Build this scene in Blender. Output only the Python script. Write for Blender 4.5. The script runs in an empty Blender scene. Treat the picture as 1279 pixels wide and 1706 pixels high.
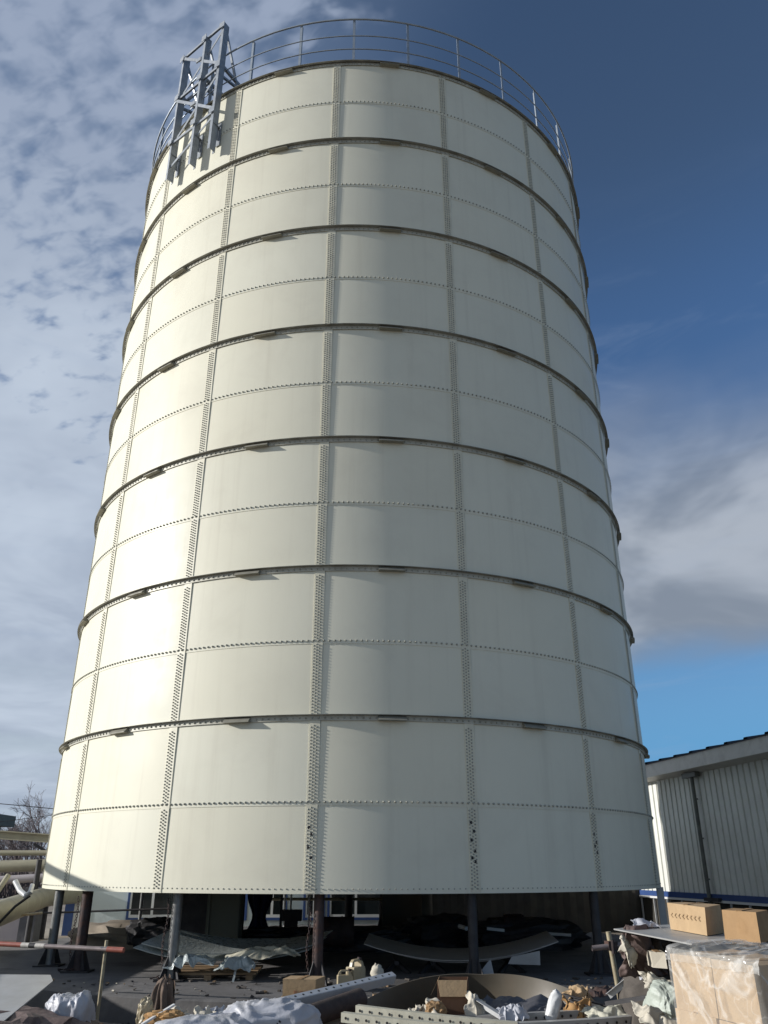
import bpy, math, random
from mathutils import Vector, Matrix, noise
random.seed(7)
R_ = math.radians
sc = bpy.context.scene
col = sc.collection

# ------------------------------------------------------------------ camera
IMG_W, IMG_H, FPX = 1279.0, 1706.0, 1338.19
CAM = Vector((0, -18.5186, 1.5))
PITCH, YAW = .41601, .03279
fwd = Vector((math.sin(YAW) * math.cos(PITCH), math.cos(YAW) * math.cos(PITCH), math.sin(PITCH)))
rgt = Vector((math.cos(YAW), -math.sin(YAW), 0))
upv = rgt.cross(fwd)
cd = bpy.data.cameras.new('camera')
cam = bpy.data.objects.new('camera', cd)
col.objects.link(cam)
m3 = Matrix((rgt, upv, -fwd)).transposed()
cam.matrix_world = Matrix.Translation(CAM) @ m3.to_4x4()
cd.sensor_fit = 'VERTICAL'
cd.sensor_height = 36.0
cd.lens = FPX / IMG_H * 36.0
cd.clip_end = 3000
sc.camera = cam

# ------------------------------------------------------------------ light and sky
SUN_AZ, SUN_EL = R_(-94.2), R_(17.4)          # azimuth measured from +Y towards +X
SUN = Vector((math.sin(SUN_AZ) * math.cos(SUN_EL), math.cos(SUN_AZ) * math.cos(SUN_EL), math.sin(SUN_EL)))
sl = bpy.data.lights.new('sun', 'SUN')
sl.energy = 4.6
sl.angle = R_(0.55)
sl.color = (1.0, .965, .935)
so = bpy.data.objects.new('sun', sl)
so.rotation_euler = SUN.to_track_quat('Z', 'Y').to_euler()
so.location = SUN * 60
col.objects.link(so)

world = bpy.data.worlds.new('World')
sc.world = world
world.use_nodes = True
wn, wl = world.node_tree.nodes, world.node_tree.links
wn.clear()
W_STR = 0.1


class NG:
    """tiny node helper"""
    def __init__(s, nodes, links): s.n, s.l = nodes, links

    def node(s, t, **kw):
        o = s.n.new(t)
        for k, v in kw.items(): setattr(o, k, v)
        return o

    def put(s, sock, v):
        if hasattr(v, 'is_output'): s.l.new(v, sock)
        else: sock.default_value = v

    def math(s, op, a, b=0.0, c=0.0, clamp=False):
        o = s.node('ShaderNodeMath', operation=op, use_clamp=clamp)
        s.put(o.inputs[0], a); s.put(o.inputs[1], b); s.put(o.inputs[2], c)
        return o.outputs[0]

    def ramp(s, v, a, b, lo=0.0, hi=1.0):
        o = s.node('ShaderNodeMapRange', interpolation_type='SMOOTHSTEP')
        s.put(o.inputs['Value'], v)
        for k, x in (('From Min', a), ('From Max', b), ('To Min', lo), ('To Max', hi)): o.inputs[k].default_value = x
        return o.outputs[0]

    def mix(s, f, a, b, mode='MIX'):
        o = s.node('ShaderNodeMix', data_type='RGBA', blend_type=mode)
        s.put(o.inputs['Factor'], f)
        s.put(o.inputs['A'], a if hasattr(a, 'is_output') else (*a, 1)[:4])
        s.put(o.inputs['B'], b if hasattr(b, 'is_output') else (*b, 1)[:4])
        return o.outputs['Result']

    def noise(s, vec, scale, detail=3.0, rough=.55, dist=0.0):
        o = s.node('ShaderNodeTexNoise')
        if vec is not None: s.l.new(vec, o.inputs['Vector'])
        o.inputs['Scale'].default_value = scale
        o.inputs['Detail'].default_value = detail
        o.inputs['Roughness'].default_value = rough
        o.inputs['Distortion'].default_value = dist
        return o.outputs['Fac']

    def comb(s, x, y, z=0.0):
        o = s.node('ShaderNodeCombineXYZ')
        s.put(o.inputs[0], x); s.put(o.inputs[1], y); s.put(o.inputs[2], z)
        return o.outputs[0]


g = NG(wn, wl)
sky = g.node('ShaderNodeTexSky', sky_type='NISHITA')
sky.sun_disc = False
sky.sun_elevation = SUN_EL
sky.sun_rotation = SUN_AZ
sky.air_density, sky.dust_density, sky.ozone_density = 1.0, 0.6, 2.0
tc = g.node('ShaderNodeTexCoord')
nrm = g.node('ShaderNodeVectorMath', operation='NORMALIZE')
wl.new(tc.outputs['Generated'], nrm.inputs[0])
sx = g.node('ShaderNodeSeparateXYZ')
wl.new(nrm.outputs[0], sx.inputs[0])
X, Y, Z = sx.outputs
zc = g.math('ADD', g.math('MAXIMUM', Z, 0.0), .16)
plane = g.comb(g.math('DIVIDE', X, zc), g.math('DIVIDE', Y, zc))


def K(r, gg, b, k=1.0): return (r * k / W_STR, gg * k / W_STR, b * k / W_STR)


base = g.mix(1.0, sky.outputs[0], g.mix(g.ramp(Z, .74, .56), (.72, .79, .88), (.70, .90, 1.14)), 'MULTIPLY')
# mottled altocumulus spread over the left half of the sky
rot = g.node('ShaderNodeVectorRotate', rotation_type='Z_AXIS')
wl.new(plane, rot.inputs['Vector']); rot.inputs['Angle'].default_value = R_(24)
stretch = g.node('ShaderNodeVectorMath', operation='MULTIPLY')
wl.new(rot.outputs[0], stretch.inputs[0]); stretch.inputs[1].default_value = (1.0, 1.5, 1.0)
big = g.noise(plane, 1.1, 3)
fine = g.noise(stretch.outputs[0], 20.0, 3.0, .5, .25)
mid = g.noise(stretch.outputs[0], 5.5, 3, .5, .15)
pat = g.math('ADD', g.math('MULTIPLY', fine, .62), g.math('ADD', g.math('MULTIPLY', mid, .34), g.math('MULTIPLY', big, .24)))
side = g.ramp(g.math('ADD', X, g.math('MULTIPLY', g.math('SUBTRACT', big, .5), .5)), .16, -.30)
low = g.ramp(Z, .62, .22)                       # thicker towards the horizon
thr = g.math('SUBTRACT', pat, g.math('SUBTRACT', .70, g.math('ADD', g.math('MULTIPLY', side, .22), g.math('MULTIPLY', g.math('MULTIPLY', low, side), .30))))
cov = g.math('MULTIPLY', g.ramp(thr, -.07, .17), g.ramp(side, 0.0, .55))
cov = g.math('MULTIPLY', cov, .92)
tone = g.ramp(g.noise(plane, 2.2, 4, .6, .3), .3, .7)
ccol = g.mix(tone, K(.36, .42, .52), K(.51, .58, .68))
ccol = g.mix(g.ramp(Z, .50, .80), ccol, K(.30, .36, .48))
base = g.mix(g.math('MULTIPLY', g.ramp(Z, .30, .04), g.ramp(X, -.1, .3)), base, K(.10, .31, .58))
base = g.mix(g.math('MULTIPLY', side, .58), base, K(.20, .27, .40))
skyc = g.mix(cov, base, ccol)
# smooth grey bank low on the right
edge = g.noise(g.comb(X, g.math('MULTIPLY', Z, 2.2), Y), 3.0, 4, .5, .2)
ze = g.math('ADD', Z, g.math('MULTIPLY', g.math('SUBTRACT', edge, .5), .16))
bank = g.math('MULTIPLY', g.ramp(ze, .175, .235), g.ramp(ze, .56, .36))
bank = g.math('MULTIPLY', bank, g.ramp(X, -.02, .22))
bcol = g.mix(g.ramp(g.noise(g.comb(X, g.math('MULTIPLY', Z, 1.6), Y), 4.5, 4, .55, .5), .38, .66), K(.22, .255, .31), K(.40, .44, .50))
skyc = g.mix(g.math('MULTIPLY', bank, .93), skyc, bcol)
# high streaks right
stk = g.noise(g.comb(g.math('MULTIPLY', X, 1.5), g.math('MULTIPLY', Z, 7.0), Y), 3.2, 5, .6, .6)
skyc = g.mix(g.math('MULTIPLY', g.math('MULTIPLY', g.ramp(stk, .52, .8), .22), g.ramp(Z, .72, .5)), skyc, K(.30, .38, .52))
# pale bands low on the left
bnd = g.noise(g.comb(g.math('MULTIPLY', X, .8), g.math('MULTIPLY', Z, 12.0), Y), 2.2, 3, .5)
skyc = g.mix(g.math('MULTIPLY', g.math('MULTIPLY', g.ramp(bnd, .45, .7), .6), g.math('MULTIPLY', g.ramp(Z, .26, .14), g.ramp(X, .05, -.2))), skyc, K(.38, .46, .54))
bg = g.node('ShaderNodeBackground')
wl.new(skyc, bg.inputs['Color'])
bg.inputs['Strength'].default_value = W_STR
wo = g.node('ShaderNodeOutputWorld')
wl.new(bg.outputs[0], wo.inputs['Surface'])

sc.view_settings.view_transform = 'Standard'
sc.view_settings.look = 'None'
sc.view_settings.exposure = 0.12
sc.view_settings.gamma = 1.0
sc.cycles.max_bounces = 8
sc.cycles.transparent_max_bounces = 12


# ------------------------------------------------------------------ helpers
def at(px, py, dist):
    """the point seen at pixel (px, py) of the 1279x1706 photograph, dist metres in front of the camera along +Y"""
    v = fwd + rgt * ((px - IMG_W / 2) / FPX) - upv * ((py - IMG_H / 2) / FPX)
    return CAM + v * (dist / v.y)


def atz(px, py, z):
    v = fwd + rgt * ((px - IMG_W / 2) / FPX) - upv * ((py - IMG_H / 2) / FPX)
    return CAM + v * ((z - CAM.z) / v.z)


def pol(r, deg, z):
    a = R_(deg)
    return Vector((r * math.sin(a), -r * math.cos(a), z))


def mat(name, c, rough=.6, metal=0.0, var=.12, scale=3.0, bump=0.0, bscale=20.0, spec=.5, dirt=None, dirt_amt=.5, dirt_scale=1.5, attr=False, coat=0.0):
    m = bpy.data.materials.new(name)
    m.use_nodes = True
    n, l = m.node_tree.nodes, m.node_tree.links
    b = n['Principled BSDF']
    q = NG(n, l)
    t = q.node('ShaderNodeTexCoord').outputs['Object']
    f = q.ramp(q.noise(t, scale, 5, .6), .25, .75)
    a = tuple(min(1, x * (1 + var)) for x in c); d = tuple(x * (1 - var) for x in c)
    cc = q.mix(f, d, a)
    if dirt:
        df = q.math('MULTIPLY', q.ramp(q.noise(t, dirt_scale, 6, .65, .4), .45, .72), dirt_amt)
        cc = q.mix(df, cc, dirt)
    if attr:
        mp_ = q.node('ShaderNodeMapping'); l.new(t, mp_.inputs[0]); mp_.inputs['Scale'].default_value = (5.5, 5.5, .22)
        st_ = q.math('MULTIPLY', q.ramp(q.noise(mp_.outputs[0], 1.0, 5, .6), .50, .78), .30)
        cc = q.mix(st_, cc, (.56, .53, .42))
        at_ = q.node('ShaderNodeAttribute'); at_.attribute_name = 'tone'
        cc = q.mix(1.0, cc, at_.outputs['Color'], 'MULTIPLY')
    l.new(cc, b.inputs['Base Color'])
    b.inputs['Metallic'].default_value = metal
    b.inputs['Specular IOR Level'].default_value = spec
    b.inputs['Coat Weight'].default_value = coat
    rf = q.ramp(q.noise(t, scale * 2.3, 4, .6), .2, .8, max(.02, rough - .08), min(1, rough + .08))
    l.new(rf, b.inputs['Roughness'])
    if bump:
        bp = q.node('ShaderNodeBump')
        bp.inputs['Strength'].default_value = bump
        bp.inputs['Distance'].default_value = .02
        l.new(q.noise(t, bscale, 4, .6), bp.inputs['Height'])
        l.new(bp.outputs[0], b.inputs['Normal'])
    return m


class MB:
    def __init__(s): s.v, s.f, s.fm, s.mi, s.tone = [], [], [], 0, None

    def add(s, vs, fs):
        o = len(s.v)
        s.v += [Vector(p) for p in vs]
        for f in fs: s.f.append(tuple(i + o for i in f)); s.fm.append(s.mi)

    def box(s, c, size, rz=0.0, M=None):
        x, y, z = (k / 2 for k in size)
        vs = [Vector((i * x, j * y, k * z)) for k in (-1, 1) for j in (-1, 1) for i in (-1, 1)]
        rot_ = M if M is not None else Matrix.Rotation(rz, 3, 'Z')
        s.add([Vector(c) + rot_ @ p for p in vs], [(0, 2, 3, 1), (4, 5, 7, 6), (0, 1, 5, 4), (2, 6, 7, 3), (0, 4, 6, 2), (1, 3, 7, 5)])

    def hexa(s, b4, t4):
        s.add(list(b4) + list(t4), [(3, 2, 1, 0), (4, 5, 6, 7), (0, 1, 5, 4), (1, 2, 6, 5), (2, 3, 7, 6), (3, 0, 4, 7)])

    def bar(s, p, q, w, h, up=(0, 0, 1)):
        p, q = Vector(p), Vector(q)
        d = (q - p).normalized()
        u = Vector(up); sd = d.cross(u)
        if sd.length < 1e-4: sd = d.cross(Vector((1, 0, 0)))
        sd.normalize(); u = sd.cross(d)
        a, b = sd * w / 2, u * h / 2
        s.hexa([p - a - b, p + a - b, p + a + b, p - a + b], [q - a - b, q + a - b, q + a + b, q - a + b])

    def tube(s, pts, r, n=8, cap=True):
        pts = [Vector(p) for p in pts]
        rs = r if isinstance(r, (list, tuple)) else [r] * len(pts)
        o = len(s.v)
        ref = None
        for i, p in enumerate(pts):
            d = (pts[min(i + 1, len(pts) - 1)] - pts[max(i - 1, 0)]).normalized()
            if ref is None: ref = d.orthogonal().normalized()
            ref = (ref - d * ref.dot(d)).normalized()
            b = d.cross(ref)
            for k in range(n):
                t = 2 * math.pi * k / n
                s.v.append(p + (ref * math.cos(t) + b * math.sin(t)) * rs[i])
        for i in range(len(pts) - 1):
            for k in range(n):
                s.f.append((o + i * n + k, o + i * n + (k + 1) % n, o + (i + 1) * n + (k + 1) % n, o + (i + 1) * n + k)); s.fm.append(s.mi)
        if cap:
            s.f.append(tuple(o + k for k in reversed(range(n)))); s.fm.append(s.mi)
            e = o + (len(pts) - 1) * n
            s.f.append(tuple(e + k for k in range(n))); s.fm.append(s.mi)

    def sweep(s, prof, a0, a1, n, closed=True):
        """profile [(r, z)] swept round the tank axis between angles in degrees"""
        o = len(s.v); k = len(prof)
        for i in range(n + 1):
            a = a0 + (a1 - a0) * i / n
            for r, z in prof: s.v.append(pol(r, a, z))
        for i in range(n):
            for j in range(k if closed else k - 1):
                s.f.append((o + i * k + j, o + (i + 1) * k + j, o + (i + 1) * k + (j + 1) % k, o + i * k + (j + 1) % k)); s.fm.append(s.mi)
        if closed and abs(a1 - a0) < 359:
            s.f.append(tuple(o + j for j in range(k))); s.fm.append(s.mi)
            s.f.append(tuple(o + n * k + j for j in reversed(range(k)))); s.fm.append(s.mi)

    def grid(s, fn, nu, nv, thick=0.0):
        o = len(s.v)
        P = [[Vector(fn(i / nu, j / nv)) for j in range(nv + 1)] for i in range(nu + 1)]
        for row in P: s.v += row
        w = nv + 1
        for i in range(nu):
            for j in range(nv):
                s.f.append((o + i * w + j, o + (i + 1) * w + j, o + (i + 1) * w + j + 1, o + i * w + j + 1)); s.fm.append(s.mi)
        if thick:
            o2 = len(s.v)
            for i in range(nu + 1):
                for j in range(nv + 1):
                    a = P[min(i + 1, nu)][j] - P[max(i - 1, 0)][j]; b = P[i][min(j + 1, nv)] - P[i][max(j - 1, 0)]
                    nn = a.cross(b)
                    nn = nn.normalized() if nn.length > 1e-9 else Vector((0, 0, 1))
                    s.v.append(P[i][j] - nn * thick)
            for i in range(nu):
                for j in range(nv):
                    s.f.append((o2 + i * w + j + 1, o2 + (i + 1) * w + j + 1, o2 + (i + 1) * w + j, o2 + i * w + j)); s.fm.append(s.mi)
            rim = [(i, 0) for i in range(nu)] + [(nu, j) for j in range(nv)] + [(i, nv) for i in range(nu, 0, -1)] + [(0, j) for j in range(nv, 0, -1)]
            for k in range(len(rim)):
                (i, j), (i2, j2) = rim[k], rim[(k + 1) % len(rim)]
                s.f.append((o + i2 * w + j2, o + i * w + j, o2 + i * w + j, o2 + i2 * w + j2)); s.fm.append(s.mi)

    def blob(s, c, size, seed=0, amp=.25, freq=2.0, nu=28, nv=18, box=1.0, M=None):
        """crumpled closed lump; box < 1 pushes the ellipsoid towards a box"""
        o = len(s.v); c = Vector(c); off = Vector((seed * 7.3, seed * 3.1, seed * 1.7))
        for j in range(nv + 1):
            ph = math.pi * (j / nv - .5)
            for i in range(nu):
                th = 2 * math.pi * i / nu
                d = Vector((math.cos(ph) * math.cos(th), math.cos(ph) * math.sin(th), math.sin(ph)))
                e = Vector([math.copysign(abs(k) ** box, k) for k in d])
                q = d * freq + off
                h = 1 + amp * (1 - 2.4 * abs(noise.noise(q))) * .7 + amp * .5 * noise.noise(q * 2.7) + amp * .25 * noise.noise(q * 6)
                p = Vector((e.x * size[0] / 2, e.y * size[1] / 2, e.z * size[2] / 2)) * h
                s.v.append(c + (M @ p if M is not None else p))
        for j in range(nv):
            for i in range(nu):
                s.f.append((o + j * nu + i, o + j * nu + (i + 1) % nu, o + (j + 1) * nu + (i + 1) % nu, o + (j + 1) * nu + i)); s.fm.append(s.mi)

    def build(s, name, mats, parent=None, smooth=False):
        off = parent_loc(parent)
        me = bpy.data.meshes.new(name)
        me.from_pydata([v - off for v in s.v], [], s.f)
        for m in (mats if isinstance(mats, (list, tuple)) else [mats]): me.materials.append(m)
        me.polygons.foreach_set('material_index', s.fm)
        if smooth: me.polygons.foreach_set('use_smooth', [True] * len(s.f))
        if s.tone:
            a = me.color_attributes.new('tone', 'FLOAT_COLOR', 'POINT')
            for i, t in enumerate(s.tone): a.data[i].color = (*t, 1)
        me.update()
        if smooth == 'auto': me.set_sharp_from_angle(angle=R_(35))
        o = bpy.data.objects.new(name, me)
        col.objects.link(o)
        if parent is not None: o.parent = parent
        return o


def parent_loc(p):
    v = Vector((0, 0, 0))
    while p is not None:
        v += p.location
        p = p.parent
    return v


def tag(o, label=None, cat=None, group=None, kind=None):
    if label: o['label'] = label
    if cat: o['category'] = cat
    if group: o['group'] = group
    if kind: o['kind'] = kind
    return o


def empty(name, loc, label, cat, group=None):
    o = bpy.data.objects.new(name, None)
    o.location = loc
    o.empty_display_size = .2
    col.objects.link(o)
    return tag(o, label, cat, group)


def lshape(mb, p, q, w, h, t, up=(0, 0, 1), side=1):
    """angle iron from p to q: flat flange w wide, upright flange h tall"""
    p, q, u = Vector(p), Vector(q), Vector(up)
    d = (q - p).normalized(); sd = d.cross(u).normalized() * side
    u = (u - d * u.dot(d)).normalized()
    mb.bar(p + sd * w / 2, q + sd * w / 2, w, t, u)
    mb.bar(p - u * (h / 2 + t * .52), q - u * (h / 2 + t * .52), t, h, u)


# ------------------------------------------------------------------ materials
M = {}
M['enamel'] = mat('enamel', (.73, .71, .575), .42, 0, .02, .7, .03, 1.3, .15, (.55, .52, .42), .22, .9, attr=True)
M['seam'] = mat('seam_sealant', (.66, .63, .49), .5, 0, .1, 5, .05, 30)
M['bolt'] = mat('bolt_cap', (.33, .33, .28), .5, 0, .2, 8)
M['galv'] = mat('galvanised', (.42, .43, .43), .45, .2, .14, 9, .05, 40)
M['girder'] = mat('girder_steel', (.31, .305, .265), .55, .25, .2, 4, .08, 30, .4, (.12, .10, .07), .5, 3)
M['lug'] = mat('splice_steel', (.24, .23, .185), .6, .1, .15, 5, .05, 30, .3)
M['pipegrey'] = mat('grey_pipe', (.13, .135, .12), .5, .1, .15, 3)
M['framesteel'] = mat('frame_steel', (.33, .355, .375), .42, .25, .18, 7, .05, 40)
M['leg'] = mat('girder_leg_steel', (.46, .45, .38), .5, .1, .15, 4, .05, 30, .3, (.30, .28, .21), .4, 3)
M['rail'] = mat('rail_steel', (.36, .40, .43), .42, .45, .1, 9)
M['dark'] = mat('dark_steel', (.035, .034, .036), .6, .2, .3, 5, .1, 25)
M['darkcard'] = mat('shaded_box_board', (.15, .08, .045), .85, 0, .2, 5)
M['shadeearth'] = mat('shade_darkened_earth', (.075, .065, .055), .95, 0, .3, 4, .6, 12)  # shade put into the earth colour for the area under the pointed plate
M['roll'] = mat('shadowed_brown_roll', (.05, .037, .033), .75, 0, .3, 6, .3, 20)  # brown base lowered so the roll reads as shadowed
M['postgrey'] = mat('worn_galvanised', (.21, .215, .21), .38, .5, .2, 6, .08, 30, dirt=(.12, .1, .08), dirt_amt=.5, dirt_scale=4)
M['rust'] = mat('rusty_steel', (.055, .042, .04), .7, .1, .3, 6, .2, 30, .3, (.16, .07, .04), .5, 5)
M['concrete'] = mat('concrete', (.135, .13, .125), .9, 0, .25, .9, .35, 9, .25, (.055, .053, .052), .8, .9)
M['ground'] = mat('packed_earth', (.29, .25, .20), .95, 0, .2, .3, .6, 3, .2, (.18, .155, .125), .7, .35)
M['corr'] = mat('cladding', (.68, .69, .63), .5, 0, .05, 1.2, 0, 0, .4, (.42, .41, .36), .35, .6)
M['blue'] = mat('blue_trim', (.03, .068, .20), .5, 0, .1, 2)
M['roofblue'] = mat('dark_roof', (.03, .035, .05), .55, 0, .2, 2)
M['fascia'] = mat('fascia', (.62, .60, .55), .5, 0, .06, 1.5, dirt=(.28, .26, .22), dirt_amt=.4)
M['white'] = mat('white_paint', (.66, .67, .66), .45, 0, .05, 2, dirt=(.45, .44, .40), dirt_amt=.3)
M['office'] = mat('office_wall', (.62, .70, .71), .6, 0, .05, 1.0, dirt=(.36, .38, .37), dirt_amt=.3)
M['glass'] = mat('window_glass', (.02, .025, .027), .08, 0, .1, 1)
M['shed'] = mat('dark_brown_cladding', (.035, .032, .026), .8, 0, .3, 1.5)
M['tan'] = mat('tan_pipe', (.34, .315, .225), .5, .1, .1, 2, dirt=(.22, .2, .15), dirt_amt=.5)
M['cream'] = mat('cream_steel', (.55, .53, .42), .5, 0, .08, 4, .05, 30, dirt=(.33, .3, .22), dirt_amt=.5, dirt_scale=4)
M['whitesteel'] = mat('white_steel', (.62, .63, .64), .4, .1, .06, 4, dirt=(.4, .4, .38), dirt_amt=.4, dirt_scale=4)
M['greysheet'] = mat('grey_sheet', (.36, .36, .345), .42, .1, .06, 2, .06, 6, dirt=(.28, .27, .25), dirt_amt=.45, dirt_scale=2.5)
M['brownsheet'] = mat('shade_darkened_brown', (.115, .10, .075), .5, .1, .14, 2, dirt=(.13, .10, .07), dirt_amt=.6, dirt_scale=2)  # brown darkened further for the shade in the bowed plate's hollow side
M['card'] = mat('cardboard', (.42, .30, .175), .85, 0, .10, 4, .25, 14, .2, (.30, .20, .11), .6, 2.5)
M['card2'] = mat('dark_cardboard', (.32, .205, .105), .85, 0, .12, 4, .15, 25, .2, (.2, .115, .05), .5, 4)
M['ink'] = mat('box_ink', (.34, .235, .13), .8)
M['redink'] = mat('red_ink', (.40, .20, .11), .8)
M['bag'] = mat('woven_bag', (.42, .43, .46), .42, 0, .08, 5, .35, 16, dirt=(.4, .39, .38), dirt_amt=.45, dirt_scale=4)
M['sackgreen'] = mat('green_white_bag', (.40, .44, .38), .5, 0, .1, 5, .3, 30)
M['paper'] = mat('crumpled_paper', (.50, .46, .37), .8, 0, .1, 6)
M['brownsack'] = mat('brown_sack', (.12, .085, .062), .85, 0, .2, 6, .4, 40)
M['purple'] = mat('brown_wrapping', (.115, .08, .07), .7, 0, .25, 7, .5, 18)
M['tarp'] = mat('grey_tarpaulin', (.10, .10, .11), .55, 0, .15, 5, .3, 14)
M['navy'] = mat('navy_cloth', (.012, .014, .05), .85, 0, .2, 5)
M['black'] = mat('black_rubber', (.015, .015, .016), .6)
M['red'] = mat('red_paint', (.30, .09, .06), .5, 0, .15, 9, dirt=(.2, .06, .05), dirt_amt=.5, dirt_scale=12)
M['polewhite'] = mat('pole_white', (.55, .52, .46), .5, 0, .15, 9, dirt=(.25, .2, .17), dirt_amt=.6, dirt_scale=10)
M['polegrey'] = mat('worn_pole', (.24, .2, .19), .5, .3, .2, 9)
M['scaf'] = mat('scaffold_tube', (.34, .30, .2), .5, .3, .2, 9, dirt=(.2, .11, .05), dirt_amt=.6, dirt_scale=8)
M['orange'] = mat('orange_scrap', (.40, .23, .09), .8, 0, .2, 8)
M['jerry'] = mat('jerrycan_plastic', (.40, .34, .22), .45, 0, .08, 6, dirt=(.25, .19, .11), dirt_amt=.5, dirt_scale=6)
M['wood'] = mat('timber', (.30, .20, .11), .8, 0, .2, 6)
M['bark'] = mat('bare_bark', (.15, .125, .125), .9, 0, .2, 3)
M['grbox'] = mat('olive_column', (.10, .11, .085), .6, .1, .1, 1.2)
M['film_edge'] = mat('plastic_sheet', (.42, .46, .44), .3, 0, .1, 6, .5, 18, .7)
M['shrub'] = mat('dry_shrub', (.10, .075, .07), .9)
M['lilac'] = mat('lilac_wall', (.34, .31, .32), .8, 0, .06, 1)

film = bpy.data.materials.new('clear_film')
film.use_nodes = True
_n, _l = film.node_tree.nodes, film.node_tree.links
_q = NG(_n, _l)
_b = _n['Principled BSDF']
_b.inputs['Base Color'].default_value = (.80, .79, .74, 1)
_b.inputs['Roughness'].default_value = .16
_b.inputs['Specular IOR Level'].default_value = .8
_t = _q.node('ShaderNodeTexCoord').outputs['Object']
_w = _q.math('ABSOLUTE', _q.math('SUBTRACT', _q.noise(_t, 2.6, 3, .5, .7), .5))
_w2 = _q.math('ABSOLUTE', _q.math('SUBTRACT', _q.noise(_t, 6.0, 2, .5, .5), .5))
_al = _q.math('ADD', _q.ramp(_w, .05, .0, .17, .40), _q.ramp(_w2, .03, .0, .0, .12))
_l.new(_al, _b.inputs['Alpha'])
_bp = _q.node('ShaderNodeBump')
_bp.inputs['Strength'].default_value = .45
_bp.inputs['Distance'].default_value = .03
_l.new(_q.math('ADD', _w, _w2), _bp.inputs['Height'])
_l.new(_bp.outputs[0], _b.inputs['Normal'])
M['film'] = film

# ------------------------------------------------------------------ ground
ZG = -.30
b = MB()
n = 64
b.add([(0, 0, ZG)] + [(1400 * math.cos(2 * math.pi * i / n), 1400 * math.sin(2 * math.pi * i / n), ZG) for i in range(n)], [(0, i + 1, (i + 1) % n + 1) for i in range(n)])
b.build('ground', M['ground']); tag(bpy.data.objects['ground'], kind='structure')
b = MB()
PR = 7.2
b.sweep([(PR + .02, ZG - .05), (PR, -.02), (PR - .03, 0), (0.001, .002)], 0, 360, 128, False)
o = b.build('concrete_pad', M['concrete'], smooth='auto'); tag(o, kind='structure')

# ------------------------------------------------------------------ the tank
RT, ZB, CH, NC = 6.0895, 1.164, 1.2, 14
TH0, DTH = math.degrees(-.09544), 22.5
tank = empty('storage_tank', (0, 0, 0), 'tall cream white bolted steel tank jacked up above the concrete pad', 'storage tank')
seams = [TH0 + DTH * k for k in range(-8, 8)]


def dome(mb, c, nrm_, r, h, n=6):
    nrm_ = nrm_.normalized()
    u = Vector((0, 0, 1)); sd = nrm_.cross(u)
    vs = []
    for k in range(n):
        a = 2 * math.pi * k / n
        vs.append(c + (sd * math.cos(a) + u * math.sin(a)) * r)
    for k in range(n):
        a = 2 * math.pi * k / n
        vs.append(c + (sd * math.cos(a) + u * math.sin(a)) * r * .78 + nrm_ * h * .7)
    vs.append(c + nrm_ * h)
    fs = [(k, (k + 1) % n, n + (k + 1) % n, n + k) for k in range(n)] + [(n + k, n + (k + 1) % n, 2 * n) for k in range(n)]
    mb.add(vs, fs)


def course_z(c):                      # c courses up from the bottom edge (mid seams sit a little low, ring seams a little high)
    z = ZB + CH * c
    if 0 < c < NC: z += (-.035 if c % 2 else .02)
    return z


STEP = .007
for c in range(NC):
    z0, z1 = course_z(c), course_z(c + 1)
    b = MB(); b.tone = []
    for s in seams:
        o0 = len(b.v)
        t = 1 + random.uniform(-.018, .008); w = random.uniform(-.008, .008)
        tone = (t + w, t, t - w * 1.6)
        nseg = 14
        wob = random.uniform(-.0025, .0025)
        for i in range(nseg + 1):
            u = i / nseg
            a = s + .05 + (DTH + .25) * u
            bow = wob * math.sin(math.pi * u)
            for zz, rr in ((z0 - .012, STEP), (z0 + (z1 - z0) * .5, STEP * .5 + bow), (z1, 0)):
                b.v.append(pol(RT + STEP * u + rr, a, zz))
        for i in range(nseg):
            for j in range(2):
                q = o0 + i * 3 + j
                b.f.append((q, q + 3, q + 4, q + 1)); b.fm.append(0)
        # right-hand and bottom edges of the plate
        e = o0 + nseg * 3
        k = len(b.v)
        for zz in (z0 - .012, z1): b.v.append(pol(RT - .004, s + .05 + DTH + .25, zz))
        b.f.append((e, k, k + 1, e + 2)); b.fm.append(0)
        k = len(b.v)
        for i in range(nseg + 1): b.v.append(pol(RT - .004, s + .05 + (DTH + .25) * i / nseg, z0 - .012))
        for i in range(nseg):
            b.f.append((o0 + i * 3, k + i, k + i + 1, o0 + i * 3 + 3)); b.fm.append(0)
        b.tone += [tone] * (len(b.v) - len(b.tone))
    ring = b.build('shell_course', M['enamel'], tank, smooth='auto')
    # row of bolts along the lower seam of the course (the girder seams carry theirs on the girder)
    if c == 0 or c % 2:
        b = MB()
        npp = 28
        for s in seams:
            if abs(s + DTH / 2) > 92: continue
            for i in range(npp):
                a = s + DTH * (i + .5) / npp
                if c: dome(b, pol(RT + STEP + .002 + STEP * i / npp, a, z0 + .04), pol(1, a, 0), .0175, .026)
                else: dome(b, pol(RT + STEP + .002 + STEP * i / npp, a, z0 + .05), pol(1, a, 0), .011, .008)
        b.build('bolt_row', M['bolt'], ring)
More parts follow.
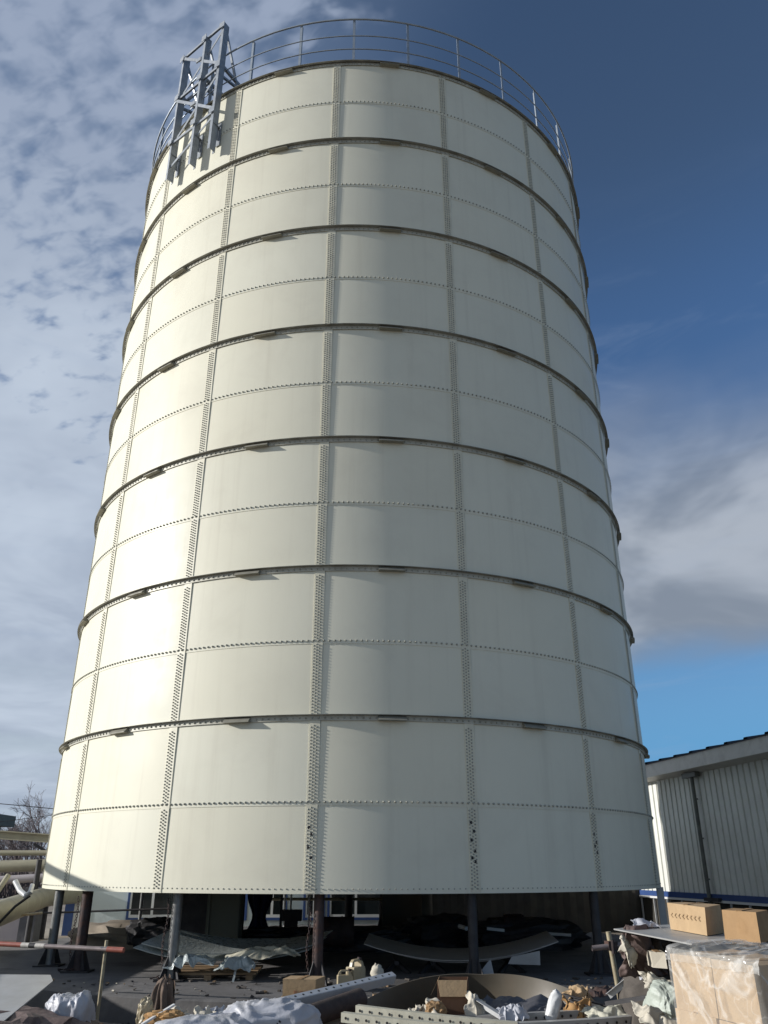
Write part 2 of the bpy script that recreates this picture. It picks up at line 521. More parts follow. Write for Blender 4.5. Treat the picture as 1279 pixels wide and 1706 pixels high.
# vertical bolted seams: one built, the rest copied round the tank
b = MB()
zt = course_z(NC)
b.mi = 0
b.sweep([(RT + .010, ZB), (RT + STEP * 2 + .004, ZB), (RT + STEP * 2 + .004, zt - .06), (RT + .010, zt - .06)], -1.30, .22, 3)
b.mi = 1
for c in range(NC):
    nb = 23
    for i in range(nb):
        for k, da in enumerate((-1.06, -.66, -.26)):
            zz = course_z(c) + .05 + (CH - .1) * (i + (.5 if k == 1 else 0)) / nb
            dome(b, pol(RT + STEP * 2 + .003, da, zz), pol(1, da, 0), .0135, .019)
first = None
for s in seams:
    if abs(s) > 95: continue
    if first is None:
        first = b.build('vertical_seam', [M['seam'], M['bolt']], tank)
        o = first
    else:
        o = first.copy(); col.objects.link(o)
    o.rotation_euler.z = R_(s)
    o.parent = tank
# a few empty bolt holes low on the seams right of the middle
b = MB()
for s, zs in ((TH0, (2.02, 1.93, 1.76, 1.62)), (TH0 + DTH, (2.1, 1.98, 1.86, 1.71, 1.62, 1.57)), (TH0 + 2 * DTH, (1.98, 1.86, 1.80, 1.71))):
    for i, zz in enumerate(zs):
        da = (-.86, -.46)[i % 2]
        dome(b, pol(RT + STEP * 2 + .003, s + da, zz), pol(1, s + da, 0), .026, .012)
b.build('black_bolt_caps', M['black'], tank)
bpy.data.objects['black_bolt_caps'].name = 'seam_plug'

# ring girders
gang = dict()
lug_first = None
for gi, c in enumerate((2, 4, 6, 8, 10, 12, 14)):
    zs = course_z(c)
    b = MB()
    r0 = RT + STEP * 2 + .004
    zf = zs + .03
    b.sweep([(r0, zf), (r0 + .078, zf), (r0 + .078, zf - .007), (r0, zf - .007)], -180, 180, 224)
    gird = b.build('wind_girder', M['girder'], tank, smooth='auto')
    b = MB()
    b.sweep([(r0, zf - .0075), (r0 + .008, zf - .0075), (r0 + .008, zf - .085), (r0, zf - .085)], -180, 180, 224)
    b.build('girder_leg', M['leg'], gird, smooth='auto')
    b = MB()
    for i in range(16 * 26):
        a = -95 + 190 * i / (16 * 26 / 2)
        if a > 95: break
        dome(b, pol(r0 + .008, a, zf - .050), pol(1, a, 0), .016, .020)
    b.build('girder_bolt_row', M['bolt'], gird)
    # splice angles hanging under the girder
    for k in range(-5, 6):
        a = 5.0 + DTH * k
        if abs(a) > 92: continue
        if lug_first is None:
            b = MB()
            h = 2.0
            b.sweep([(r0 + .009, -.012), (r0 + .02, -.012), (r0 + .096, -.080), (r0 + .096, -.092), (r0 + .009, -.092)], -h, h, 8)
            lug_first = b.build('splice_plate', M['lug'], gird)
            o = lug_first
        else:
            o = lug_first.copy(); col.objects.link(o)
            o.parent = gird
        o.location.z = zf
        o.rotation_euler.z = R_(a)
# roof
b = MB()
b.sweep([(RT + .05, zt + .012), (RT + .05, zt + .034), (.001, zt + .75)], 0, 360, 96, False)
b.build('roof', M['enamel'], tank, smooth='auto')
# guard rail
zr0, zr1 = zt + .03, 19.39
gr = MB()
rr = RT + .06
gr.sweep([(rr + .022 * math.cos(t), zr1 + .022 * math.sin(t)) for t in [2 * math.pi * k / 8 for k in range(8)]], 0, 360, 124)
rail = gr.build('guard_rail', M['rail'], tank, smooth=True)
for zz in (zr0 + .42, zr0 + .86):
    gr = MB()
    gr.sweep([(rr - .02 + .015 * math.cos(t), zz + .015 * math.sin(t)) for t in [2 * math.pi * k / 6 for k in range(6)]], 0, 360, 124)
    gr.build('mid_rail', M['rail'], rail, smooth=True)
b = MB()
b.bar((0, -rr + .025, zr0 - .02), (0, -rr + .025, zr1 - .012), .055, .008, (0, 1, 0))
b.bar((.025, -rr + .05, zr0 - .02), (.025, -rr + .05, zr1 - .012), .008, .05, (0, 1, 0))
post0 = None
for k in range(31):
    o = post0.copy() if post0 else b.build('rail_post', M['rail'], rail)
    if post0: col.objects.link(o); o.parent = rail
    else: post0 = o
    o.rotation_euler.z = R_(-2.6 + 360 / 31 * k)

# ------------------------------------------------------------------ lattice frame at the rim
fr = empty('ladder_frame', pol(RT + .28, -38, 16.0), 'galvanised lattice ladder frame bolted to the upper left rim of tank', 'ladder frame')
FA = dict(r=-33.0, m=-38.4, l=-46.3)
RF = RT + .28
ZT, Z2, Z3, Z4 = 20.28, 18.77, 17.28, 16.1


def channel(mb, a, z0, z1, rho, wid=.075, dep=.15):
    er = pol(1, a, 0); et = Vector((math.cos(R_(a)), math.sin(R_(a)), 0))
    p = pol(rho, a, z0); q = pol(rho, a, z1)
    mb.bar(p, q, wid, .010, er)                                         # face seen from the front
    for sgn in (1,):
        off = et * (wid / 2 - .005) * sgn - er * (dep / 2 + .006)
        mb.bar(p + off, q + off, .010, dep, er)                            # web
    off = -er * (dep + .012)
    mb.bar(p + off, q + off, wid, .010, er)


for k, a in FA.items():
    b = MB()
    channel(b, a, Z4 if k != 'm' else Z4 - .12, ZT if k != 'm' else ZT - .05, RF)
    b.build('upright', M['framesteel'], fr)
    # wall plate and stand-off at the foot
    er = pol(1, a, 0); et = Vector((math.cos(R_(a)), math.sin(R_(a)), 0))
    b = MB()
    zz = Z4 + .62
    b.bar(pol(RF - .03, a, zz), pol(RT + .048, a, zz), .012, .34, (0, 0, 1))
    b.bar(pol(RF - .03, a, zz + .18), pol(RT + .048, a, zz + .18), .12, .012, (0, 0, 1))
    b.build('standoff_bracket', M['framesteel'], fr)
    b = MB()
    b.bar(pol(RT + .035, a, Z4 + .3), pol(RT + .035, a, Z4 + 1.0), .15, .012, er)
    b.build('wall_plate', M['framesteel'], fr)
for zz in (ZT - .03, Z2, Z3):
    b = MB()
    lshape(b, pol(RF + .012, FA['l'] - .3, zz), pol(RF + .012, FA['r'] + .3, zz), .07, .07, .009, (0, 0, 1), -1)
    b.build('cross_bar', M['framesteel'], fr)
for za, zb_ in ((ZT - .1, Z2 + .05), (Z2 - .1, Z3 + .05)):
    b = MB()
    b.bar(pol(RF + .035, FA['l'], za), pol(RF + .035, FA['r'], zb_), .012, .075, pol(1, -37, 0).cross(Vector((1, 0, 0))))
    pm = (pol(RF + .035, FA['l'], za) + pol(RF + .035, FA['r'], zb_)) / 2
    b.box(pm + pol(.02, -37, 0), (.16, .03, .12), R_(-37))
    b.build('diagonal_brace', M['framesteel'], fr)
    b = MB()
    b.bar(pol(RF - .06, FA['r'], za), pol(RF - .06, FA['l'], zb_), .012, .075, pol(1, -37, 0).cross(Vector((1, 0, 0))))
    b.build('diagonal_brace', M['framesteel'], fr)
b = MB()
b.bar(pol(RF - .04, FA['r'], Z3 - .1), pol(RF - .04, FA['l'], Z4 + .4), .012, .07, pol(1, -37, 0).cross(Vector((1, 0, 0))))
b.build('diagonal_brace', M['framesteel'], fr)
for a in FA.values():
    for zz in (ZT - .13, Z2, Z3):
        b = MB(); b.bar(pol(RF + .045, a, zz - .09), pol(RF + .045, a, zz + .09), .16, .010, pol(1, a, 0))
        b.build('gusset_plate', M['framesteel'], fr)
# knee braces going back over the rim
for k, a in FA.items():
    b = MB()
    b.bar(pol(RF - .1, a, ZT - .12), pol(RT - .55, a, zt + .36), .05, .05)
    b.bar(pol(RF - .1, a, Z2 + .12), pol(RT - .75, a, Z2 + .12), .06, .08)
    b.bar(pol(RF - .1, a, Z2 - .22), pol(RT - .7, a, Z2 + .06), .05, .06)
    b.bar(pol(RT - .70, a, zt + .05), pol(RT - .70, a, Z2 + .12), .06, .06)
    b.build('knee_brace', M['framesteel'], fr)
b = MB()
b.bar(pol(RF - .25, FA['l'], Z2 + .17), pol(RF - .25, FA['r'], Z2 + .17), .05, .07)
b.bar(pol(RT - .6, FA['l'], Z2 + .2), pol(RT - .6, FA['r'], Z2 + .2), .05, .07)
b.build('cross_bar', M['framesteel'], fr)

# ------------------------------------------------------------------ jack posts under the rim
def jack_post(px, D, mk, label, r=.064, ztop=1.75, chain=False, foot=True):
    p = at(px, 1490, D); p.z = 0
    root = empty('jack_post', p, label, 'jack post', 'jack posts under the tank rim')
    b = MB(); b.tube([p + Vector((0, 0, .01)), p + Vector((0, 0, ztop))], r, 14)
    b.build('pole', M['postgrey' if mk == 'galv' else mk], root, smooth='auto')
    b = MB()
    b.box(p + Vector((0, 0, .014)), (.42, .36, .024))
    if foot:
        for k in range(4):
            a = R_(45 + 90 * k); d = Vector((math.cos(a), math.sin(a), 0)); w = Vector((-d.y, d.x, 0)) * .006
            q = [p + d * r * .9 + Vector((0, 0, .03)), p + d * .2 + Vector((0, 0, .03)), p + d * r * .9 + Vector((0, 0, .34))]
            b.add([x - w for x in q] + [x + w for x in q], [(0, 1, 2), (5, 4, 3), (0, 3, 4, 1), (1, 4, 5, 2), (2, 5, 3, 0)])
    b.build('base_plate', M['dark'], root)
    if chain:
        b = MB()
        for i in range(26):
            c = p + Vector((-.13 + .02 * math.sin(i * .3), -.05, 1.05 - i * .038))
            t = [c + Vector((.016 * math.cos(k * math.pi / 3) * (1 if i % 2 else .2), .016 * math.cos(k * math.pi / 3) * (.2 if i % 2 else 1), .026 * math.sin(k * math.pi / 3))) for k in range(7)]
            b.tube(t, .005, 5, False)
        for i in range(14):
            a = random.uniform(0, 6.28); c = p + Vector((-.16 + .1 * math.cos(a), -.08 + .1 * math.sin(a), .03 + .03 * random.random()))
            t = [c + Vector((.02 * math.cos(k * math.pi / 3), .026 * math.sin(k * math.pi / 3), .008 * math.sin(k + a))) for k in range(7)]
            b.tube(t, .006, 5, False)
        b.build('chain', M['rust'], root)
    return root


jack_post(99, 15.35, 'galv', 'galvanised grey jack post under the far left rim beside a rusty one', .075)
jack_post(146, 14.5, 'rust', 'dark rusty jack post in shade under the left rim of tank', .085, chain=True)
jack_post(297, 13.4, 'galv', 'light grey jack post with black chain heaped at its foot', .075, chain=True)
jack_post(532, 12.66, 'rust', 'rusty brown jack post with hanging chain beside a small cardboard box', .075, chain=True)
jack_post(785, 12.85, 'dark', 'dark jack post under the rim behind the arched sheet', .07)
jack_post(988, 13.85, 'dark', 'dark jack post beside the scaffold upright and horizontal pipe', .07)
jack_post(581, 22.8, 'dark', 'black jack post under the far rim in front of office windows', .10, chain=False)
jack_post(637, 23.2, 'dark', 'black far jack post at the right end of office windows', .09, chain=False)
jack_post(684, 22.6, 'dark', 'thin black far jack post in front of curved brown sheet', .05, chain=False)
jack_post(237, 21.5, 'galv', 'thin pale far jack post in front of blue framed window', .04, ztop=1.6)

# grey edge plate standing at the right of the tank
b = MB()
p0, p1 = at(1098, 1520, 16.1), at(1110, 1520, 16.1)
p0.z = p1.z = ZG + .301
b.hexa([p0, p1, p1 + Vector((.0, .012, 0)), p0 + Vector((.0, .012, 0))], [k + Vector((0, 0, 1.16)) for k in (p0, p1, p1 + Vector((.0, .012, 0)), p0 + Vector((.0, .012, 0)))])
tag(b.build('steel_plate', M['greysheet']), 'narrow grey steel plate standing upright under the right rim of tank', 'steel plate')

# ------------------------------------------------------------------ right-hand shed
wd = Vector((-.1388, 1, 0)).normalized()                 # along the wall, away from the camera
wp = Vector((at(1118, 1490, 25.3).x, 25.3 + CAM.y, 0))
wn_ = Vector((-wd.y, wd.x, 0))                            # out of the wall, towards the tank
if wn_.x > 0: wn_ = -wn_


def W(s, out, z): return wp + wd * s + wn_ * out + Vector((0, 0, z))


shed = empty('metal_shed', W(0, 0, ZG), 'long pale metal clad shed with blue base stripe right of the tank', 'shed')
S0, S1, ZW0, ZW1 = -11.5, 16.0, .82, 3.84
b = MB()
pit = .27
n = int((S1 - S0) / pit)
pts = []
for i in range(n):
    s = S0 + i * pit
    pts += [(s, 0), (s + pit * .60, 0), (s + pit * .66, -.065), (s + pit * .82, -.065), (s + pit * .88, 0)]
pts.append((S1, 0))
vs = [W(s, o_, z) for s, o_ in pts for z in (ZW0, ZW1 + .4)]
b.add(vs, [(2 * i, 2 * i + 2, 2 * i + 3, 2 * i + 1) for i in range(len(pts) - 1)])
b.hexa([W(S0, -.09, ZG), W(S1, -.09, ZG), W(S1, -8, ZG), W(S0, -8, ZG)], [W(S0, -.09, ZW1 + .4), W(S1, -.09, ZW1 + .4), W(S1, -8, ZW1 + .4), W(S0, -8, ZW1 + .4)])
b.build('wall', M['corr'], shed)
b = MB(); b.hexa([W(S0, -.02, ZW0 - .11), W(S1, -.02, ZW0 - .11), W(S1, .06, ZW0 - .11), W(S0, .06, ZW0 - .11)], [W(S0, -.02, ZW0 + .03), W(S1, -.02, ZW0 + .03), W(S1, .06, ZW0 + .03), W(S0, .06, ZW0 + .03)])
b.build('base_stripe', M['blue'], shed)
b = MB(); b.hexa([W(S0, -.02, ZW0 - .17), W(S1, -.02, ZW0 - .17), W(S1, .08, ZW0 - .17), W(S0, .08, ZW0 - .17)], [W(S0, -.02, ZW0 - .114), W(S1, -.02, ZW0 - .114), W(S1, .08, ZW0 - .114), W(S0, .08, ZW0 - .114)])
b.build('sill', M['white'], shed)
b = MB(); b.hexa([W(S0, -.04, ZG), W(S1, -.04, ZG), W(S1, .01, ZG), W(S0, .01, ZG)], [W(S0, -.04, ZW0 - .175), W(S1, -.04, ZW0 - .175), W(S1, .01, ZW0 - .175), W(S0, .01, ZW0 - .175)])
b.build('plinth', M['shed'], shed)
for i in range(20):
    s = -5.6 + i * .82
    b = MB(); b.bar(W(s, .06, ZG), W(s, .06, ZW0 - .18), .045, .045)
    b.build('plinth_post', M['galv'], shed)
# eaves: fascia, soffit, roof sheet
b = MB()
b.hexa([W(S0, -.1, ZW1 + .02), W(S1, -.1, ZW1 + .02), W(S1, .42, ZW1 + .12), W(S0, .42, ZW1 + .12)], [W(S0, -.1, ZW1 + .06), W(S1, -.1, ZW1 + .06), W(S1, .42, ZW1 + .16), W(S0, .42, ZW1 + .16)])
b.hexa([W(S0, .42, ZW1 + .10), W(S1, .42, ZW1 + .10), W(S1, .46, ZW1 + .10), W(S0, .46, ZW1 + .10)], [W(S0, .42, ZW1 + .46), W(S1, .42, ZW1 + .46), W(S1, .46, ZW1 + .46), W(S0, .46, ZW1 + .46)])
fa = b.build('fascia', M['fascia'], shed)
b = MB()
pts = []
s = S0
while s < S1:
    pts += [(s, 0), (s + .62, 0), (s + .66, .055), (s + .78, .055), (s + .82, 0)]
    s += .86
vs = [W(s, o_, ZW1 + .475 + h + (0.0 if o_ > 0 else 1.3)) for s, h in pts for o_ in (.5, -8)]
b.add(vs, [(2 * i, 2 * i + 1, 2 * i + 3, 2 * i + 2) for i in range(len(pts) - 1)])
b.hexa([W(S0, .44, ZW1 + .462), W(S1, .44, ZW1 + .462), W(S1, .495, ZW1 + .462), W(S0, .495, ZW1 + .462)], [W(S0, .44, ZW1 + .474), W(S1, .44, ZW1 + .474), W(S1, .495, ZW1 + .474), W(S0, .495, ZW1 + .474)])
b.build('roof', M['roofblue'], shed)
b = MB()
b.tube([W(-2.25, .16, ZW1 + .06), W(-2.25, .12, ZW1 - .1), W(-2.25, .12, ZG + .1)], .05, 10)
for zz in (3.2, 2.2, 1.2): b.box(W(-2.25, .09, zz), (.05, .16, .04), R_(8))
b.build('downpipe', M['pipegrey'], shed, smooth='auto')
b = MB(); b.box(W(-2.25, .14, ZW1 - .01), (.16, .7, .12), R_(8)); b.build('gutter_box', M['pipegrey'], shed)
b = MB(); b.box(W(-2.4, .12, ZW0 - .1), (.1, .7, .08), R_(8)); b.build('pipe_clamp', M['dark'], shed)

# ------------------------------------------------------------------ site office behind
YO = 26.2 + CAM.y
xo0, xo1 = at(109, 1520, 26.2).x, at(655, 1520, 26.2).x
off = empty('site_office', (xo0, YO, ZG), 'pale site office with blue framed windows seen through the gap under tank', 'office')


def obox(mb, x0, x1, y0, y1, z0, z1): mb.box(((x0 + x1) / 2, (y0 + y1) / 2, (z0 + z1) / 2), (x1 - x0, y1 - y0, z1 - z0))


b = MB(); obox(b, xo0, xo1, YO, YO + 5, ZG, 2.9); b.build('wall', M['office'], off)
b = MB(); obox(b, xo0 - .2, xo1 + .2, YO - .3, YO + 5.3, 2.91, 3.05); b.build('roof', M['white'], off)
b = MB(); obox(b, xo0 - .02, xo0 + .24, YO - .04, YO + .2, ZG, 2.88); b.build('corner_trim', M['blue'], off)
b = MB(); obox(b, at(122, 1520, 26.2).x, at(134, 1520, 26.2).x, YO - .03, YO - .002, ZG, 2.88); b.build('corner_panel', M['white'], off)
for xa, xb in ((212, 296), (330, 412), (428, 478), (505, 541), (545, 640)):
    x0, x1 = at(xa, 1510, 26.2).x, at(xb, 1510, 26.2).x
    zs = at(500, 1533, 26.2).z
    b = MB()
    for q in ((x0, x1, zs, zs + .07), (x0, x1, 1.9, 1.97), (x0, x0 + .07, zs + .071, 1.899), (x1 - .07, x1, zs + .071, 1.899)):
        obox(b, q[0], q[1], YO - .05, YO - .004, q[2], q[3])
    f = b.build('window_frame', M['blue'], off)
    b = MB(); obox(b, x0 + .071, x1 - .071, YO - .024, YO - .006, zs + .071, 1.899); b.build('pane', M['glass'], f)
    b = MB(); xm = (x0 + x1) / 2
    obox(b, xm - .035, xm + .035, YO - .042, YO - .026, zs + .071, 1.899)
    obox(b, x0 + .071, x0 + .12, YO - .042, YO - .026, zs + .071, 1.899)
    obox(b, x1 - .12, x1 - .071, YO - .042, YO - .026, zs + .071, 1.899)
    obox(b, x0 + .121, xm - .036, YO - .042, YO - .026, zs + .071, zs + .15)
    obox(b, xm + .036, x1 - .121, YO - .042, YO - .026, zs + .071, zs + .15)
    b.build('sash', M['white'], f)
# dark shed to the right of it
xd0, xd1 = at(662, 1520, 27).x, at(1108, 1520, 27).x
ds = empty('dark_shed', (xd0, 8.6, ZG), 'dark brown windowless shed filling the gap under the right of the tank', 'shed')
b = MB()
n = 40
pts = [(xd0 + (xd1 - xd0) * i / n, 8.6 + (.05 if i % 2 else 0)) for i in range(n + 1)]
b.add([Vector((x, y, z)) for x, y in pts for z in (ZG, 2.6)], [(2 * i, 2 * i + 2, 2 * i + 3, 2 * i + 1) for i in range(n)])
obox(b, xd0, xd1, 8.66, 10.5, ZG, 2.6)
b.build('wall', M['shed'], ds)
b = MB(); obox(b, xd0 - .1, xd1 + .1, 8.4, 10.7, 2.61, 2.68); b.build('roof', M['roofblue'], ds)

# ------------------------------------------------------------------ pipework left of the tank
def pipe(name, pts, r, m, label, cat, group=None, n=16):
    b = MB(); b.tube(pts, r, n)
    return tag(b.build(name, m, smooth='auto'), label, cat, group)


def A(px, py, D): return at(px, py, D)


rk = empty('pipe_rack', (A(40, 1400, 25).x, 25 + CAM.y, ZG), 'olive steel pipe rack beam on posts left of the tank', 'pipe rack')
b = MB()
q0, q1 = A(-420, 1360, 25), A(98, 1398, 25)
b.bar(q0 + Vector((0, 0, .10)), q1 + Vector((0, 0, .10)), .26, .03)
b.bar(q0, q1, .02, .17)
b.bar(q0 - Vector((0, 0, .10)), q1 - Vector((0, 0, .10)), .26, .03)
b.build('beam', M['tan'], rk)
for px in (-380, -150, 92):
    q = A(px, 1400, 25); b = MB(); b.bar((q.x, q.y, ZG), (q.x, q.y, q.z - .13), .14, .14); b.build('post', M['dark'], rk)
q = A(58, 1400, 25); b = MB(); b.bar(q - Vector((0, 0, .1)), A(92, 1428, 25), .07, .07); b.build('brace', M['dark'], rk)
pipe('steam_pipe', [A(-420, 1421, 24.6), A(95, 1421, 24.6)], .07, M['tan'], 'thin olive pipe running below the rack beam left of tank', 'pipe')
pipe('insulated_duct', [A(-420, 1455, 24), A(92, 1441, 24)], .15, M['tan'], 'straight tan duct below the thin pipe left of tank', 'duct')
pipe('drain_pipe', [A(-420, 1490, 23.6), A(92, 1461, 23.6)], .10, M['lilac'], 'dull lilac grey pipe between two tan ducts left of tank', 'pipe')
pipe('insulated_duct', [A(-60, 1541, 17.6), A(0, 1521, 18.6), A(75, 1494, 24.4), A(150, 1487, 27)], .25, M['tan'], 'fat tan duct slanting towards tank at lower left', 'duct')
pipe('support_post', [A(66, 1432, 23.2), Vector((A(66, 1432, 23.2).x, A(66, 1432, 23.2).y, ZG))], .07, M['dark'], 'thin dark post crossing the ducts left of the tank', 'post')
pipe('hose', [A(25, 1468, 17.6), A(33, 1484, 17.5), A(42, 1492, 17.4), A(50, 1487, 17.4), A(54, 1474, 17.5)], [.05, .05, .05, .05, .04], M['whitesteel'], 'short pale hose hanging in a loop over the fat tan duct', 'hose')
pipe('timber_prop', [A(-6, 1488, 17.2), A(14, 1458, 17.4)], .05, M['tan'], 'tan prop leaning on the fat duct at far left', 'prop')
b = MB(); q = A(50, 1540, 24.0); b.bar((q.x, q.y, ZG), (q.x, q.y, 1.0), .5, .4)
tag(b.build('concrete_pier', M['tarp']), 'dark concrete pier standing under the fat tan duct', 'pier')
b = MB(); q = A(-30, 1560, 24.6); obox(b, q.x - 1.6, q.x + 1.15, q.y, q.y + .3, ZG, .62)
obox(b, q.x - 1.65, q.x + 1.2, q.y - .05, q.y + .35, .621, .70)
tag(b.build('low_wall', M['lilac']), 'low lilac grey wall behind the dark pier at far left', 'wall')
b = MB()
b.tube([A(-20, 1531, 20), A(70, 1521, 20)], .025, 8)
tag(b.build('yellow_bar', M['scaf']), 'thin yellowish bar in front of the dark pier', 'bar')
pipe('hand_line', [A(20, 1523, 21), A(300, 1513, 20.5)], .022, M['dark'], 'thin dark tube running across in front of the office wall', 'tube')
pipe('cable', [A(-4, 1540, 17.8), A(25, 1510, 17.9), A(50, 1492, 18)], .025, M['black'], 'black cable running up beside the fat tan duct', 'cable')

# distant grey building and wires
gb = empty('grey_building', A(-40, 1440, 50), 'small grey green building at far left edge before the trees', 'building')
x0, x1 = A(-300, 1400, 50).x, A(17, 1400, 55.5).x
b = MB(); obox(b, x0, x1 - .5, 50 + CAM.y, 55 + CAM.y, ZG, A(0, 1372, 50).z); b.build('wall', M['office'], gb)
b = MB(); obox(b, x0, x1 + .1, 49.5 + CAM.y, 55.5 + CAM.y, A(0, 1371, 50).z, A(0, 1351, 50).z); b.build('roof', M['grbox'], gb)
pipe('power_line', [A(-600, 1270, 44), A(0, 1339, 44), A(85, 1347, 44), A(500, 1380, 44)], .018, M['black'], 'single thin power line above the bare trees', 'wire')
pipe('power_line', [A(-600, 1430, 40), A(20, 1367, 40), A(85, 1358, 40), A(500, 1300, 40)], .012, M['black'], 'lower thin wire slanting up to the right across the bare trees', 'wire')


def tree(px, D, h, seed, label):
    rnd = random.Random(seed)
    p = A(px, 1440, D); p.z = ZG
    root = empty('bare_tree', p, label, 'tree', 'bare trees left of the tank')
    bt, bc = MB(), MB()

    def br(mb, q, d, L, r, lev):
        pts = [q]; dd = d.copy()
        k = 4
        for i in range(k):
            dd = (dd + Vector((rnd.uniform(-1, 1), rnd.uniform(-1, 1), rnd.uniform(-.3, .6))) * .13).normalized()
            pts.append(pts[-1] + dd * L / k)
        mb.tube(pts, [max(.009, r * (1 - .6 * i / k)) for i in range(k + 1)], 5 if lev < 2 else 3, False)
        if lev >= 4: return
        nb = (7, 6, 5, 3)[lev]
        for i in range(nb):
            t = rnd.uniform(.3, 1.0)
            j = min(int(t * k), k - 1)
            s = pts[j].lerp(pts[j + 1], t * k - j)
            a = rnd.uniform(0, 6.283)
            side_ = dd.orthogonal().normalized()
            side_ = Matrix.Rotation(a, 3, dd) @ side_
            nd = (dd * rnd.uniform(.75, 1.1) + side_ * rnd.uniform(.5, .8)).normalized()
            br(bc, s, nd, L * rnd.uniform(.45, .68), r * .42, lev + 1)
    br(bt, p, Vector((0, 0, 1)), h * .52, h * .02, 0)
    bt.build('trunk', M['bark'], root); bc.build('crown', M['bark'], root)


tree(70, 58, 7.0, 3, 'tallest bare tree, its crown against the left edge of the tank')
tree(52, 62, 6.4, 4, 'slender bare tree just left of the tallest one')
tree(24, 60, 5.6, 5, 'low spreading bare tree behind the grey green building')
tree(4, 66, 5.6, 6, 'bare tree at the far left picture edge')
tree(40, 70, 5.4, 8, 'small bare tree between two taller ones far behind')
tree(95, 64, 6.4, 11, 'bare tree mostly hidden behind the left edge of tank')
b = MB()
rnd = random.Random(5)
for i in range(1500):
    px = rnd.uniform(-160, 220); D = rnd.uniform(52, 74)
    p = A(px, 1440, D); p.z = ZG
    h = rnd.uniform(.8, 2.6)
    q = p + Vector((rnd.uniform(-.7, .7), rnd.uniform(-.7, .7), h))
    b.tube([p, p.lerp(q, .5) + Vector((rnd.uniform(-.1, .1), 0, 0)), q], [.03, .02, .008], 3, False)
tag(b.build('dry_shrubs', M['shrub']), 'band of dry brown shrubs under the bare trees', 'shrubs', kind='stuff')


# ------------------------------------------------------------------ shade casters standing to the left, outside the picture
h1, h2 = pol(RT, -60.3, 1.45), pol(RT, -44.8, 1.23)
c1 = h1 + SUN * 5.0
c2 = h2 + SUN * (5.0 + (h1.z - h2.z) / SUN.z)
dv = (c2 - c1)
g1, g2 = c1 - dv * 1.4, c2 + dv * .6
pr = empty('feed_pipe', ((g1 + g2) / 2).to_3d() * 1.0, 'tan feed pipe on two posts left of the tank', 'pipe')
b = MB(); b.tube([g1, g2], .075, 14); b.build('pipe', M['tan'], pr, smooth='auto')
for q in (g1.lerp(g2, .1), g1.lerp(g2, .92)):
    b = MB(); b.bar((q.x, q.y, ZG), (q.x, q.y, q.z - .08), .09, .09); b.build('post', M['dark'], pr)
b = MB()
n = 90
for i in range(n + 1):
    y = -15.0 + 14.6 * i / n
    b.v += [Vector((-7.2 + (.03 if i % 2 else 0), y, ZG)), Vector((-7.2 + (.03 if i % 2 else 0), y, 1.22))]
b.f = [(2 * i, 2 * i + 2, 2 * i + 3, 2 * i + 1) for i in range(n)]; b.fm = [0] * n
hb = b.build('sheet_panel', M['corr'])  # unseen hoarding, added only to shade the ground and pad at left
hd = empty('shade_hoarding', (-7.25, -10, ZG), 'low corrugated hoarding added unseen to shade the ground left of the tank', 'hoarding')
hb.parent = hd; hb.location = -hd.location
b = MB()
for i in range(8): b.bar((-7.26, -14.9 + i * 1.85, ZG), (-7.26, -14.9 + i * 1.85, 1.24), .05, .05)
b.build('shade_hoarding_frame', M['galv'], hd)

# ------------------------------------------------------------------ things lying under the tank
def sheet_arc(p, q, sag_dir, sag, wv, thick=.012, nu=24, nv=4, warp=0.0, seed=0):
    """curved plate: chord p-q bowed by sag along sag_dir, swept along wv"""
    p, q, sd, wv = Vector(p), Vector(q), Vector(sag_dir).normalized(), Vector(wv)
    b = MB()

    def fn(u, v):
        k = p.lerp(q, u) + sd * sag * 4 * u * (1 - u) + wv * v
        if warp: k += sd * warp * noise.noise(Vector((u * 3 + seed, v * 2, seed)))
        return k
    b.grid(fn, nu, nv, thick)
    return b


def crumple_sheet(c, ux, uy, seed, amp, nu=26, nv=22, freq=2.2, up=Vector((0, 0, 1)), sag=0.0):
    """a cloth or paper lying in folds; the folds run across uy more than along it"""
    c, ux, uy = Vector(c), Vector(ux), Vector(uy)
    b = MB()
    nu, nv = nu * 2, nv * 2

    def fold(q): return (1 - abs(noise.noise(q)) * 2.6)

    def fn(u, v):
        w1 = noise.noise(Vector((u * 1.6 + seed, v * 1.6, seed * 2.2)))
        q = Vector((u * freq * 1.5 + seed * 5.1 + w1 * .8, v * freq * .7 + seed * 2.3 + w1 * .5, seed))
        h = amp * (.55 * fold(q) + .6 * noise.noise(q * .8 + Vector((3, 1, 0))) + .22 * fold(q * 2.6))
        jit = Vector((noise.noise(q * 1.3 + Vector((9, 0, 0))), noise.noise(q * 1.3 + Vector((0, 9, 0))), 0)) * amp * .9
        e = max(abs(u - .5), abs(v - .5)) * 2
        h -= amp * .9 * max(0, e - .55) / .45
        edge = 1 + .16 * noise.noise(Vector((math.atan2(v - .5, u - .5) * 2.2, seed, 0))) + .07 * noise.noise(Vector((math.atan2(v - .5, u - .5) * 7, seed, 4)))
        return c + ux * (u - .5) * edge + uy * (v - .5) * edge + up * (h - sag * e) + jit
    b.grid(fn, nu, nv, .003)
    return b


Zv = Vector((0, 0, 1))
